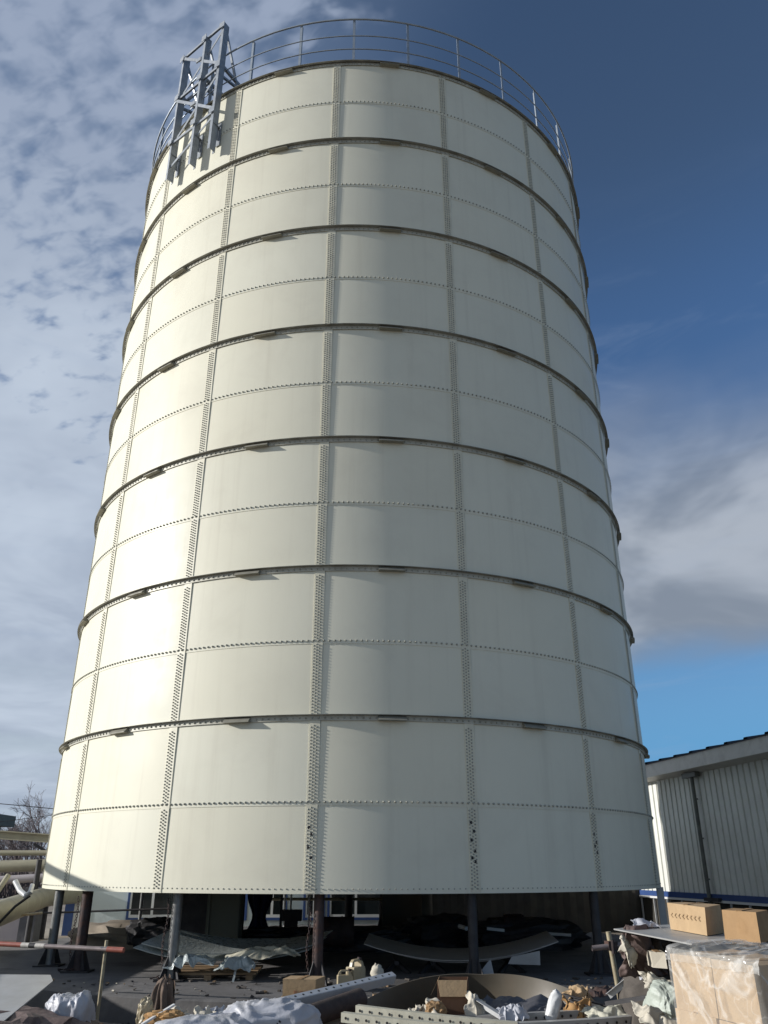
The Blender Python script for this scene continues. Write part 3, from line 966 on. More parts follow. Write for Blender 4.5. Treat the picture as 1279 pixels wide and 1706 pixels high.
# stacked curved plates left of the middle, plastic film torn over them
p, q = A(222, 1578, 13.6), A(514, 1582, 14.6)
b = sheet_arc(p, q, (0, -.15, -1), .17, Vector((.25, 1.15, .10)), warp=.02)
tag(b.build('curved_plate', M['film_edge'], smooth='auto'), 'pale curved tank plate lying hollow side up behind the light grey post', 'tank plate')
b = sheet_arc(p + Vector((.1, .05, .05)), q + Vector((.1, .1, .07)), (0, -.15, -1), .15, Vector((.25, 1.1, .13)), warp=.03, seed=3)
tag(b.build('curved_plate', M['film_edge'], smooth='auto'), 'upper curved plate of the pair behind the light grey post, its edge ragged', 'tank plate')
for i, (px, py, D, sx_, seed, lab) in enumerate(((318, 1597, 13.5, .7, 2, 'torn clear plastic draped over the left end of curved plates'), (395, 1603, 13.4, .5, 5, 'small tuft of torn plastic on front edge of curved plates'), (440, 1588, 13.9, 1.0, 8, 'pale yellowish plastic shred along the right end of curved plates'))):
    b = crumple_sheet(A(px, py, D), (sx_, .1, .02), (0, .5, .02), seed, .09)
    tag(b.build('torn_plastic', M['film_edge'] if i < 2 else M['cream']), lab, 'plastic')
b = MB(); b.bar(A(395, 1605, 13.3), A(385, 1648, 13.2), .03, .006, (0, 1, 0)); tag(b.build('plastic_strap', M['film_edge']), 'pale strap hanging down from the curved plates', 'strap')
pal = empty('timber_pallet', A(340, 1640, 13.6), 'low timber pallet carrying the pale curved plates', 'pallet')
for k in range(5):
    b = MB(); q = A(292, 1622, 13.5) + Vector((0, .22 * k, 0)); b.box(q + Vector((.5, 0, 0)), (1.35, .12, .03)); b.build('deck_board', M['wood'], pal)
for k in range(3):
    b = MB(); q = A(292, 1622, 13.5) + Vector((-.12 + .6 * k, .42, -.075)); b.box(q, (.1, 1.0, .115)); b.build('bearer', M['wood'], pal)
# long curved plate right of the middle
p, q = A(606, 1572, 14.0), A(930, 1568, 13.6)
b = sheet_arc(p, q, (.0, -.1, -1), .24, Vector((.1, 1.25, .06)))
tag(b.build('curved_plate', M['greysheet'], smooth='auto'), 'dark grey curved tank plate lying hollow side up behind the jerrycans', 'tank plate')
b = sheet_arc(p + Vector((.25, .06, -.07)), q + Vector((-.2, .03, -.06)), (.0, -.1, -1), .2, Vector((.1, 1.2, .05)))
tag(b.build('curved_plate', M['greysheet'], smooth='auto'), 'lower grey curved plate nested under the long one', 'tank plate')
for px, lab in ((808, 'pale triangular steel offcut leaning below the long curved plate'),):
    t = A(px, 1604, 13.0); z0 = Vector((0, 0, 0))
    b = MB()
    q = [A(796, 1624, 13.0), A(823, 1624, 13.0), A(817, 1597, 13.1)]
    o_ = Vector((0, .012, 0)); b.add(q + [k + o_ for k in q], [(0, 1, 2), (5, 4, 3), (0, 3, 4, 1), (1, 4, 5, 2), (2, 5, 3, 0)])
    tag(b.build('steel_offcut', M['greysheet']), lab, 'offcut')
b = MB(); b.hexa([A(846, 1606, 13.3), A(900, 1608, 13.3), A(900, 1608, 13.35), A(846, 1606, 13.35)], [A(852, 1594, 13.3), A(899, 1584, 13.3), A(899, 1584, 13.35), A(852, 1594, 13.35)])
tag(b.build('steel_offcut', M['greysheet']), 'flat grey plate standing under the right end of long curved plate', 'offcut')
# trestles holding the long plates
for k, px in enumerate((660, 720, 850)):
    q = A(px, 1600, 14.2); b = MB()
    zt_ = q.z - .02
    b.bar((q.x - .2, q.y - .1, 0), (q.x, q.y + .1, zt_), .05, .05); b.bar((q.x + .2, q.y - .1, 0), (q.x, q.y + .1, zt_), .05, .05); b.bar((q.x, q.y - .2, zt_), (q.x, q.y + .9, zt_), .06, .05)
    tag(b.build('trestle', M['dark']), ('dark trestle under the left end of the long curved plate', 'dark trestle under the middle of the long curved plate', 'dark trestle under the right end of the long curved plate')[k], 'trestle')

# tall olive column and the dark things round it
q = A(370, 1590, 17.0); b = MB(); b.box((q.x, q.y, 1.6), (.62, .5, 3.2)); b.box((q.x - .27, q.y - .27, 1.6), (.05, .04, 3.2)); b.box((q.x + .27, q.y - .27, 1.6), (.05, .04, 3.2))
tag(b.build('olive_column', M['grbox']), 'broad olive grey column standing inside under the tank', 'column')
q = A(322, 1590, 17.4); b = MB(); b.box((q.x, q.y, .85), (.58, .5, 1.7)); b.box((q.x, q.y - .26, .85), (.5, .02, 1.5))
tag(b.build('dark_cabinet', M['navycab'] if 'navycab' in M else M['dark']), 'tall dark cabinet between light grey post and olive column', 'cabinet')
q = A(400, 1560, 18.5); b = MB(); b.bar((q.x, q.y, 0), (q.x, q.y, 2.0), .1, .1); tag(b.build('dark_prop', M['dark']), 'thin dark prop between olive column and navy cloth', 'prop')
rail_y = A(435, 1500, 18.4).y
b = MB(); b.tube([(A(392, 1480, 18.4).x, rail_y, 2.02), (A(480, 1480, 18.4).x, rail_y, 2.02)], .024, 8)
b.bar((A(470, 1480, 18.4).x, rail_y, 0), (A(470, 1480, 18.4).x, rail_y, 2.0), .05, .05)
tag(b.build('cloth_rail', M['dark']), 'dark rail from which the navy cloth hangs', 'rail')


def navy(u, v):
    x0_ = A(411, 1500, 18.3).x; x1_ = A(455, 1500, 18.3).x
    xm_ = (x0_ + x1_) / 2; z = 2.0 - v * 1.95
    w = .5 - .24 * math.exp(-((z - .58) / .22) ** 2)
    return Vector((xm_ + (u - .5) * (x1_ - x0_) * 2 * w, rail_y - .02 + .05 * math.sin(u * 17) - .1 * v, z))


b = MB(); b.grid(navy, 30, 24, .01)
tag(b.build('navy_cloth', M['navy'], smooth=True), 'navy blue cloth hanging gathered at its middle beside olive column', 'cloth')


def lump(name, px, py, D, size, m, label, cat, seed, amp=.3, freq=2.2, box=.8, zc=None, smooth=False, rz=0.0, **kw):
    c = A(px, py, D)
    if zc is not None: c.z = zc
    b = MB(); b.blob(c, size, seed, amp, freq, box=box, M=Matrix.Rotation(rz, 3, 'Z'), **kw)
    return tag(b.build(name, M[m], smooth=smooth), label, cat)


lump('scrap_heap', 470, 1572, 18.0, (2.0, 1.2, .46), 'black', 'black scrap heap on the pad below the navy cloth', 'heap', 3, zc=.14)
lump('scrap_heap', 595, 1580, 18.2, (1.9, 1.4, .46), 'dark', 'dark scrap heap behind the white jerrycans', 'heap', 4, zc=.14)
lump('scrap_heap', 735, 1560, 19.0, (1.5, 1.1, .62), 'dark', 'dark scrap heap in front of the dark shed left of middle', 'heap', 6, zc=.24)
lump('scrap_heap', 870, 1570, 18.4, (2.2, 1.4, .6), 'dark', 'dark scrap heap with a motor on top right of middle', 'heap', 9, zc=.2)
lump('earth_mound', 235, 1578, 19.2, (2.6, 2.2, .62), 'ground', 'grey earth mound in front of the office wall', 'mound', 12, zc=.12, smooth=True)
lump('scrap_heap', 262, 1562, 18.0, (1.1, .6, .5), 'dark', 'dark scrap heap under the blue framed window', 'heap', 15, zc=.3)
# drum lying between, motor, white tubes
b = MB(); q = A(558, 1553, 17.6); b.tube([(q.x - .36, q.y, q.z), (q.x + .36, q.y, q.z)], .27, 18)
for t in (-.36, -.12, .12, .35): b.tube([(q.x + t, q.y, q.z), (q.x + t + .02, q.y, q.z)], .285, 18)
tag(b.build('steel_drum', M['rust'], smooth='auto'), 'rusty brown drum lying on the scrap behind the rusty jack post', 'drum')
mo = empty('electric_motor', A(855, 1560, 18.0), 'small dark motor on the scrap heap under tank', 'motor')
q = A(856, 1538, 18.0)
b = MB(); b.tube([q + Vector((-.2, 0, 0)), q + Vector((.2, 0, 0))], .15, 16)
for k in range(9): b.tube([q + Vector((-.18 + .04 * k, 0, 0)), q + Vector((-.17 + .04 * k, 0, 0))], .17, 16)
b.build('housing', M['rust'], mo, smooth='auto')
b = MB(); b.tube([q + Vector((.2, 0, 0)), q + Vector((.36, 0, 0))], .03, 10); b.build('shaft', M['galv'], mo, smooth='auto')
b = MB(); b.box(q + Vector((0, 0, -.17)), (.42, .3, .05)); b.build('foot', M['dark'], mo)
b = MB(); b.bar(A(811, 1547, 17.2), A(840, 1550, 17.2), .05, .05); tag(b.build('white_batten', M['white']), 'short white batten lying in front of the motor', 'batten')
b = MB(); b.tube([A(905, 1555, 16.6), A(951, 1558, 16.4)], .025, 8); tag(b.build('white_tube', M['white']), 'white tube lying right of the motor in the dark', 'tube')
b = MB(); b.tube([A(765, 1543, 17.4), A(777, 1547, 17.2)], .04, 8); tag(b.build('white_tube', M['white']), 'short white tube stub left of the dark jack post', 'tube')
# thin uprights and a tube in front of the office
pipe('yellow_tube', [A(452, 1498, 23.0), A(640, 1498, 23.0)], .035, M['scaf'], 'yellowish tube hanging level in front of the office windows', 'tube')
for px, D, lab in ((473, 22.4, 'leftmost thin pale upright in front of office windows'), (483, 22.0, 'bright thin upright standing in the dark base block'), (514, 22.6, 'thin pale upright left of the rusty jack post')):
    q = A(px, 1540, D); pipe('thin_upright', [(q.x, q.y, ZG), (q.x, q.y, 1.7)], .025, M['white'], lab, 'upright')
b = MB(); q = A(485, 1540, 22.0); b.box((q.x, q.y, .42), (.5, .4, .24)); b.box((q.x, q.y, .1), (.3, .3, .4)); tag(b.build('upright_base', M['dark']), 'dark base block of the bright thin upright', 'base block')
# curved brown sheet standing on edge at the back
q = A(668, 1530, 21.5); b = MB()
b.grid(lambda u, v: Vector((q.x + .75 * math.cos(2.2 - u * 3.1), q.y + .5 * math.sin(2.2 - u * 3.1), v * 1.35)), 20, 3, .01)
tag(b.build('rolled_sheet', M['brownsheet'], smooth='auto'), 'half rolled brown sheet standing on end beyond the far rim', 'rolled sheet')
b = MB(); q = A(650, 1520, 23.6); b.box((q.x, q.y, .75), (.62, .02, 1.5), R_(-50)); tag(b.build('tan_board', M['card']), 'tan board standing behind the rolled brown sheet', 'board')

# ------------------------------------------------------------------ foreground, left
q = [A(-140, 1622, 11.6), A(84, 1624, 11.2), A(88, 1634, 10.9), A(2, 1704, 9.3), A(-130, 1790, 8.0)]
b = MB(); o_ = Vector((0, 0, .012)); k = len(q)
b.add([x for x in q] + [x - o_ for x in q], [tuple(range(k))[::-1], tuple(range(k, 2 * k))] + [(i, (i + 1) % k, (i + 1) % k + k, i + k) for i in range(k)])
tag(b.build('flat_plate', M['greysheet']), 'flat grey steel plate with clipped corner at lower left', 'steel plate')
lump('scrap_heap', 15, 1722, 9.7, (1.5, 1.3, .5), 'purple', 'dark brown scrap heap carrying the flat grey plate', 'heap', 21, zc=-.14)
br_ = empty('barrier_pole', A(100, 1577, 11.9), 'red and white striped barrier pole lying across at left', 'barrier pole')
p, q = A(-30, 1571, 12.1), A(206, 1583, 11.5)
cuts = [0, .30, .345, .46, .86, .90, 1.0]
ms = ['red', 'polewhite', 'polegrey', 'polegrey', 'polewhite', 'red']
cuts = [0, .29, .345, .39, .455, .89, 1.0]
ms = ['red', 'polewhite', 'dark', 'polewhite', 'polegrey', 'red']
for i in range(6):
    b = MB(); b.tube([p.lerp(q, cuts[i]), p.lerp(q, cuts[i + 1])], .030 if i < 4 else (.028 if i == 4 else .033), 12)
    b.build('pole_band', M[ms[i]], br_, smooth='auto')
st = empty('scaffold_stand', Vector((A(170, 1700, 11.5).x, A(170, 1700, 11.5).y, ZG)), 'thin steel stand carrying the red and white pole', 'stand')
t1 = A(177, 1571, 11.62); t0 = Vector((t1.x, t1.y, ZG))
b = MB(); b.tube([t0, t1 + Vector((0, 0, .03))], .021, 10); b.build('upright', M['scaf'], st, smooth='auto')
b = MB(); b.box(t0 + Vector((0, 0, .012)), (.2, .2, .02)); b.build('foot_plate', M['dark'], st)
b = MB(); b.bar(t1 + Vector((-.05, -.035, -.045)), t1 + Vector((.05, -.035, -.045)), .05, .012); b.build('hook', M['galv'], st)


def bag(px, py, D, size, seed, m, label, rz=0.0, tilt=0.0, zc=None, amp=.2):
    c = A(px, py, D)
    if zc is not None: c.z = zc
    Mr = Matrix.Rotation(rz, 3, 'Z') @ Matrix.Rotation(tilt, 3, 'Y')
    b = MB(); b.blob(c, size, seed, 0.0, 1.5, 96, 64, .62, Mr)
    m_ = min(size)

    def crease(q): return max(0.0, 1 - abs(noise.noise(q)) * 3.2) ** 2
    for i, p in enumerate(b.v):                       # slack cloth: broad sags plus a few long sharp creases
        r_ = Mr.transposed() @ (p - c); L_ = max(r_.length, 1e-6)
        e_ = Vector((r_.x / size[0], r_.y / size[1], r_.z / size[2]))
        w_ = e_ * 1.6 + Vector((seed * 3.7, seed, 0))
        q1 = Vector((e_.x * 6 + e_.z * 2, e_.y * 1.6 + e_.z, seed * 1.9)) + Vector((noise.noise(w_), 0, 0)) * 1.2
        q2 = Vector((e_.x * 2.2 - e_.z * 3, e_.y * 6, seed * 4.1)) + Vector((0, noise.noise(w_ * 1.4), 0)) * 1.2
        k_ = .30 * noise.noise(w_ * 1.1) + amp * (.30 * crease(q1) + .22 * crease(q2) + .10 * crease(q1 * 2.3))
        b.v[i] = p + (p - c) / L_ * m_ * k_
    return tag(b.build('woven_sack', M[m], smooth=True), label, 'sack')


bag(98, 1700, 10.2, (.26, .45, .44), 2, 'bag', 'left one of two white sacks below the striped pole, its mouth pleated', .2, .2)
bag(126, 1698, 10.0, (.32, .45, .46), 4, 'bag', 'right one of two white sacks below the striped pole', -.1, -.2)
b = MB(); b.bar(A(99, 1690, 9.9), A(113, 1664, 9.95), .012, .02); tag(b.build('yellow_strap', M['scaf']), 'yellowish strap across the pair of white sacks', 'strap')
c_ = A(266, 1672, 10.1)


def pleat(u, v):
    t = 2 * math.pi * u
    r_ = (.17 - .10 * v) * (1 + .24 * math.sin(5 * t + 2 * v) + .12 * math.sin(11 * t - 3 * v)) * (1.0 if v < .93 else .5)
    return Vector((c_.x + r_ * math.cos(t) + .04 * v + .03 * noise.noise(Vector((u * 3, v * 3, 1))), c_.y + r_ * 1.1 * math.sin(t), ZG + .01 + (c_.z + .22 - ZG) * v + .05 * v * math.sin(3 * t + 1)))


b = MB(); b.grid(pleat, 72, 24)
tag(b.build('brown_sack', M['brownsack'], smooth=True), 'dark brown sack standing in vertical folds under the light grey post', 'sack')
lump('green_scrap', 241, 1690, 9.7, (.14, .14, .26), 'jerry', 'small yellow green scrap beside the brown sack', 'scrap', 31, smooth=False)
lump('orange_scrap', 275, 1698, 9.4, (.36, .22, .14), 'orange', 'orange brown scrap lying before the brown sack', 'scrap', 33)
b = MB(); b.bar(A(236, 1707, 9.2), A(290, 1674, 9.5), .03, .02); tag(b.build('white_batten', M['white']), 'thin white batten slanting over the orange scrap', 'batten')
b = crumple_sheet(A(312, 1708, 9.5), (.6, 0, .05), (0, .5, .1), 13, 0.143, 40, 34, 2.6)
tag(b.build('white_rag', M['paper'], smooth=True), 'crumpled cream rag heap between brown sack and big white sack', 'rag')
b = crumple_sheet(A(345, 1696, 9.9), (.26, 0, .02), (0, .5, .16), 17, 0.099, 30, 26, 2.6)
tag(b.build('white_rag', M['bag'], smooth=True), 'pointed white rag just behind the cream rag heap', 'rag')
bag(450, 1722, 9.2, (.90, .7, .52), 9, 'bag', 'big bluish white sack in front of the perforated white angle', .15)
b = MB()
for k in range(5):
    a_, c_ = A(443 + 5 * k, 1699 + (k % 2) * 3, 8.84), A(447 + 5 * k, 1706 - (k % 3) * 3, 8.82)
    b.bar(a_, c_, .012, .012)
tag(b.build('sack_strap', M['black']), 'small black strap pieces on the big white sack', 'strap')
bag(345, 1742, 8.8, (.9, .6, .42), 14, 'bag', 'flat white sack at the bottom picture edge left of the big one', .1)


def carton(name, b4, h, m, label, group=None, flaps=True, marks=None, top=None):
    """b4: bottom corners (front-left, front-right, back-right, back-left)"""
    b4 = [Vector(p) for p in b4]
    root = empty(name, sum(b4, Vector()) / 4, label, 'box', group)
    u = Vector((0, 0, h))
    t4 = [p + u + Vector((random.uniform(-.012, .012), random.uniform(-.012, .012), random.uniform(-.008, .008))) for p in b4]
    b = MB(); b.hexa(b4, t4); b.build('box_body', M[m], root)
    # tape down the middle of the top
    c = sum(t4, Vector()) / 4
    e0, e1 = (t4[0] + t4[1]) / 2, (t4[2] + t4[3]) / 2
    b = MB(); b.bar(e0 + Vector((0, 0, .004)), e1 + Vector((0, 0, .004)), .055, .004); b.build('tape', M['card2'], root)
    if marks:
        for face, kind in marks:
            a0, a1 = b4[face], b4[(face + 1) % 4]
            d = (a1 - a0); L = d.length; d.normalize(); nn = d.cross(Vector((0, 0, 1))).normalized()
            b = MB()
            if kind == 'chevron':
                nk = 8
                for i in range(nk):
                    f = .08 + .86 * i / nk
                    for s_ in (1, -1):
                        c0 = a0 + d * L * f + Vector((0, 0, h * .56)) + nn * .004
                        b.bar(c0, c0 + d * L * .045 + Vector((0, 0, s_ * h * .085)), .003, .007, nn.cross(d))
                b.build('chevron_print', M['ink'], root)
            elif kind == 'band':
                for z_, w_ in ((.52, .16), (.84, .05)):
                    c0 = a0 + d * L * .004 + Vector((0, 0, h * z_)) + nn * .003
                    b.bar(c0, c0 + d * L * .99, .003, h * w_)
                b.build('tape_band', M['ink'], root)
            elif kind == 'lines':
                for z_, w_ in ((.78, .7), (.72, .5), (.3, .6), (.24, .35)):
                    c0 = a0 + d * L * .12 + Vector((0, 0, h * z_)) + nn * .004
                    b.bar(c0, c0 + d * L * w_, .004, .012)
                b.build('print_lines', M['ink'], root)
            elif kind == 'signs':
                for i, f in enumerate((.34, .52, .70)):
                    c0 = a0 + d * L * f + Vector((0, 0, h * .4)) + nn * .004
                    for s_ in (0, .35, .7): b.bar(c0 + Vector((0, 0, h * .3 * s_)), c0 + d * L * .1 + Vector((0, 0, h * .3 * s_)), .004, .010)
                    for s_ in (.2, .8): b.bar(c0 + d * L * .1 * s_, c0 + d * L * .1 * s_ + Vector((0, 0, h * .26)), .010, .004)
                b.build('stamped_signs', M['redink'], root)
    return root


p0, p1 = A(470, 1687, 11.0), A(523, 1688, 11.0)
carton('cardboard_box', [p0, p1, p1 + Vector((.1, .34, 0)), p0 + Vector((.05, .36, 0))], .345, 'card', 'small cardboard box at the foot of the rusty jack post', marks=[(0, 'signs')])
lump('rubble_pile', 500, 1712, 10.7, (1.1, .9, .42), 'ground', 'earth pile under the small cardboard box', 'pile', 41, zc=-.17, smooth=True)

# white perforated angle
pa = empty('perforated_angle', A(500, 1665, 10.4), 'long white steel angle with bolt holes slanting up behind the big sack', 'steel angle')
p, q = A(318, 1701, 9.3), A(656, 1622, 11.2)
d = (q - p).normalized(); fn_ = Vector((0, -.55, .83)); fn_ = (fn_ - d * fn_.dot(d)).normalized(); sd = d.cross(fn_).normalized()
b = MB()
b.bar(p, q, .075, .007, fn_)
b.bar(p + sd * .041 - fn_ * .05, q + sd * .041 - fn_ * .05, .007, .10, fn_)
b.build('flange', M['whitesteel'], pa)
b = MB()
n = 25
for i in range(n):
    c = p.lerp(q, .03 + .94 * i / (n - 1)) + fn_ * .0042
    b.add([c + d * .015 * math.cos(k * math.pi / 4) + sd * .015 * math.sin(k * math.pi / 4) for k in range(8)], [tuple(range(8))])
b.build('bolt_holes', M['black'], pa)
bpy.data.objects['bolt_holes'].name = 'hole_row'
pipe('brown_roll', [A(497, 1700, 9.9), A(600, 1664, 10.6)], .11, M['roll'], 'dark brown roll lying under the right end of white angle', 'roll')


def jerry(px, py, D, w, h, label, rz):
    c = A(px, py, D); c.z = 0.004
    root = empty('jerrycan', c, label, 'jerrycan', 'jerrycans by the rusty post')
    Rm = Matrix.Rotation(rz, 3, 'Z')
    prof = [(-.5, 0), (.5, 0), (.5, .70), (.34, .92), (.16, 1.0), (-.28, 1.0), (-.5, .80)]
    hole = [(-.22, .80), (.12, .80), (.12, .90), (-.22, .90)]
    dep = w * .62
    b = MB()

    def pt(x, z, y): return c + Rm @ Vector((x * w, y * dep, z * h))
    # body below the grip, then posts and the handle bar so the grip is a real opening
    body = [(-.5, .02), (-.47, 0), (.47, 0), (.5, .02), (.5, .66), (.42, .76), (-.46, .76), (-.5, .72)]
    for prf, hw in ((body, .5), ([(.18, .762), (.42, .762), (.32, .92), (.18, .95)], .42), ([(-.46, .762), (-.26, .762), (-.26, .93), (-.40, .90)], .16), ([(-.40, .902), (.30, .93), (.18, 1.0), (-.26, .99)], .16)):
        k = len(prf)
        b.add([pt(x, z, -hw * .9) for x, z in prf] + [pt(x * .98, z, hw * .9) for x, z in prf], [tuple(range(k)), tuple(range(2 * k - 1, k - 1, -1))] + [(i, i + k, (i + 1) % k + k, (i + 1) % k) for i in range(k)])
    b.build('can_body', M['jerry'], root)
    b = MB(); b.tube([pt(.3, .93, 0), pt(.33, 1.04, 0)], w * .12, 12); b.build('cap', M['rust'], root, smooth='auto')
    return root


jerry(592, 1640, 12.35, .25, .36, 'taller beige jerrycan with an open grip behind the white angle', .9)
jerry(574, 1644, 12.2, .2, .25, 'shorter dull jerrycan just left of the taller one', .2)
b = MB(); q = A(628, 1622, 12.1); b.blob(q, (.16, .14, .2), 5, .3, 2.5, 16, 12); tag(b.build('white_scrap', M['paper'], smooth=True), 'small white scrap just behind the tip of white angle', 'scrap')

# ------------------------------------------------------------------ foreground, middle
def archfn(u, v):
    px = 583 + (948 - 583) * u
    py = 1681 - 59 * (1 - abs(2 * u - 1.04) ** 2.1 / 1.04 ** 2.1) + (-24 * max(0, u - .6) / .4 if u > .6 else 0)
    t = A(px, py, 10.6 + .55 * math.sin(math.pi * u))
    base_ = A(px, 1695, 10.3 + .9 * math.sin(math.pi * u))
    return t.lerp(Vector((base_.x, base_.y + .25 * math.sin(math.pi * u), ZG + .02)), v)


b = MB(); b.grid(archfn, 40, 8, .010)
tag(b.build('arched_sheet', M['brownsheet'], smooth='auto'), 'bowed tank plate, brown darkened for shade, standing on edge in the middle foreground', 'tank plate')


def girder_bar(px0, py0, px1, py1, D0, D1, dip, m, label, w=.09, h=.085, nhole=24, dz=0.0):
    root = empty('curved_girder', A((px0 + px1) / 2, (py0 + py1) / 2, (D0 + D1) / 2), label, 'girder')
    p, q = A(px0, py0, D0), A(px1, py1, D1)
    N = 36
    C = [p.lerp(q, i / N) + Vector((0, -dip * 4 * (i / N) * (1 - i / N), dz)) for i in range(N + 1)]
    b = MB()

    def sec(u, v):
        i = round(u * N); c = C[i]
        k = v * 3
        t = (C[min(i + 1, N)] - C[max(i - 1, 0)]).normalized(); s_ = Vector((0, 0, 1)).cross(t).normalized()
        pts_ = [c + Vector((0, 0, -h)) + s_ * 0, c, c + s_ * w, c + s_ * w + Vector((0, 0, -.02))]
        return pts_[round(k)]
    b.grid(sec, N, 3, .007)
    b.build('flange', M[m], root, smooth='auto')
    b = MB()
    for i in range(nhole):
        f = (i + .5) / nhole * N; j = int(f); c = C[j].lerp(C[j + 1], f - j)
        t = (C[j + 1] - C[j]).normalized(); s_ = Vector((0, 0, 1)).cross(t).normalized()
        for cc, e2, nn in ((c + Vector((0, 0, -h * .5)) - s_ * .0035 * 1, Vector((0, 0, 1)), -s_),):
            cc = cc + nn * .006
            b.add([cc + t * .014 * math.cos(k * math.pi / 4) + e2 * .014 * math.sin(k * math.pi / 4) for k in range(8)], [tuple(range(8))])
    b.build('hole_row', M['black'], root)
    return root


girder_bar(738, 1694, 1080, 1674, 9.9, 9.95, .10, 'greysheet', 'grey curved girder with bolt holes lying across the right foreground')
girder_bar(592, 1675, 862, 1704, 9.8, 9.35, .05, 'cream', 'upper cream girder with bolt holes slanting down to the right', nhole=16)
girder_bar(568, 1687, 850, 1716, 9.5, 9.1, .05, 'cream', 'lower cream girder with bolt holes nearest the bottom edge', nhole=16)
girder_bar(800, 1706, 1094, 1689, 9.4, 9.6, .10, 'greysheet', 'lower grey girder with bolt holes in front of the upper grey one', nhole=18)
for k, px in enumerate((640, 830, 1030)):
    q = A(px, 1706, 9.5); b = MB(); b.box((q.x, q.y + .1, (ZG + q.z - .03) / 2 - .02), (.1, 1.1, q.z - ZG - .08)); tag(b.build('timber_block', M['wood']), ('left timber block under the curved girders', 'middle timber block under the curved girders', 'right timber block under the curved girders')[k], 'block')
b = crumple_sheet(A(704, 1688, 9.9), (.34, 0, .05), (0, .35, .12), 23, 0.11, 28, 24, 2.8)
tag(b.build('crumpled_paper', M['paper'], smooth=True), 'crumpled cream paper in front of the arched sheet', 'paper')
lump('brown_scrap', 725, 1684, 9.9, (.2, .2, .16), 'card2', 'crumpled brown scrap between cream paper and open box', 'scrap', 51)
# open carton
ob = empty('open_box', A(760, 1690, 10.1), 'open brown cardboard box under the arch of the bowed plate', 'box')
p0, p1 = A(730, 1692, 10.1), A(780, 1692, 10.1); u = Vector((0, 0, .33)); k_ = Vector((.05, .32, 0))
b = MB()
for a_, c_ in ((p0, p1), (p1, p1 + k_), (p1 + k_, p0 + k_), (p0 + k_, p0)):
    b.bar((a_ + c_ + u) / 2 - (c_ - a_) * .5, (a_ + c_ + u) / 2 + (c_ - a_) * .5, .006, u.length)
b.build('box_body', M['darkcard'], ob)
b = MB(); b.hexa([p0 + u, p0 + u + k_, p0 + u + k_ + Vector((.004, 0, .004)), p0 + u + Vector((.004, 0, .004))], [p0 + u + Vector((-.08, 0, -.14)), p0 + u + k_ + Vector((-.08, 0, -.14)), p0 + u + k_ + Vector((-.075, 0, -.137)), p0 + u + Vector((-.075, 0, -.137))])
b.hexa([p0 + u, p1 + u, p1 + u + Vector((0, -.004, .004)), p0 + u + Vector((0, -.004, .004))], [p0 + u + Vector((.02, -.05, -.15)), p1 + u + Vector((-.02, -.05, -.15)), p1 + u + Vector((-.02, -.054, -.147)), p0 + u + Vector((.02, -.054, -.147))])
b.build('flap', M['card'], ob)
b = crumple_sheet(A(795, 1680, 9.95), (.24, .0, -.15), (.02, .2, .22), 29, 0.066, 24, 24, 2.2); tag(b.build('white_rag', M['paper'], smooth=True), 'sunlit white rag spilling down right of the open box', 'rag')
lshape(b := MB(), A(782, 1655, 10.1), A(838, 1690, 9.7), .06, .06, .006); tag(b.build('steel_angle', M['galv']), 'grey steel angle slanting down right of the white rag', 'steel angle')
b = crumple_sheet(A(880, 1684, 10.1), (1.0, 0, .0), (.05, .6, .22), 37, 0.11, 44, 30, 2.4); tag(b.build('grey_tarpaulin', M['tarp'], smooth=True), 'rumpled dark grey tarpaulin in front of the bowed plate', 'tarpaulin')
b = crumple_sheet(A(852, 1686, 9.7), (.30, 0, 0), (0, .25, .08), 43, 0.072, 24, 20, 2.6); tag(b.build('white_rag', M['bag'], smooth=True), 'small white rag lying on the grey tarpaulin', 'rag')
b = MB(); b.blob(A(922, 1678, 9.75), (.13, .13, .30), 47, .2, 2.0, 24, 20, .85, Matrix.Rotation(.35, 3, 'Y')); tag(b.build('white_bottle', M['white'], smooth=True), 'upright white crumpled bottle right of the grey tarpaulin', 'bottle')
b = crumple_sheet(A(962, 1686, 9.9), (.30, 0, -.05), (.02, .22, .2), 53, 0.11, 22, 20, 2.6); tag(b.build('orange_scrap', M['orange'], smooth=True), 'crumpled orange cardboard right of the white bottle', 'scrap')
b = crumple_sheet(A(965, 1655, 10.3), (.30, 0, .0), (.02, .2, .1), 57, 0.088, 18, 16, 2.6); tag(b.build('cardboard_scrap', M['card'], smooth=True), 'torn tan cardboard behind the orange scrap', 'scrap')
lshape(b := MB(), A(940, 1655, 10.3), A(1035, 1680, 9.9), .07, .07, .006); tag(b.build('steel_angle', M['dark']), 'black steel angle across the orange scrap', 'steel angle')
lshape(b := MB(), A(950, 1664, 10.1), A(1015, 1686, 9.8), .05, .05, .006); tag(b.build('steel_angle', M['dark']), 'shorter black steel angle in front of the longer one', 'steel angle')
b = crumple_sheet(A(1010, 1684, 9.7), (.46, .02, .0), (0, .3, .06), 61, 0.044, 22, 18, 2.0); tag(b.build('cream_sheet', M['cream'], smooth=True), 'cream folded sheet lying just behind the upper curved girder', 'sheet')
b = crumple_sheet(A(998, 1652, 10.8), (.4, .02, .0), (0, .3, .02), 63, 0.055, 18, 16, 2.0); tag(b.build('brown_scrap', M['rust'], smooth=True), 'flat reddish scrap left of the scaffold upright foot', 'scrap')

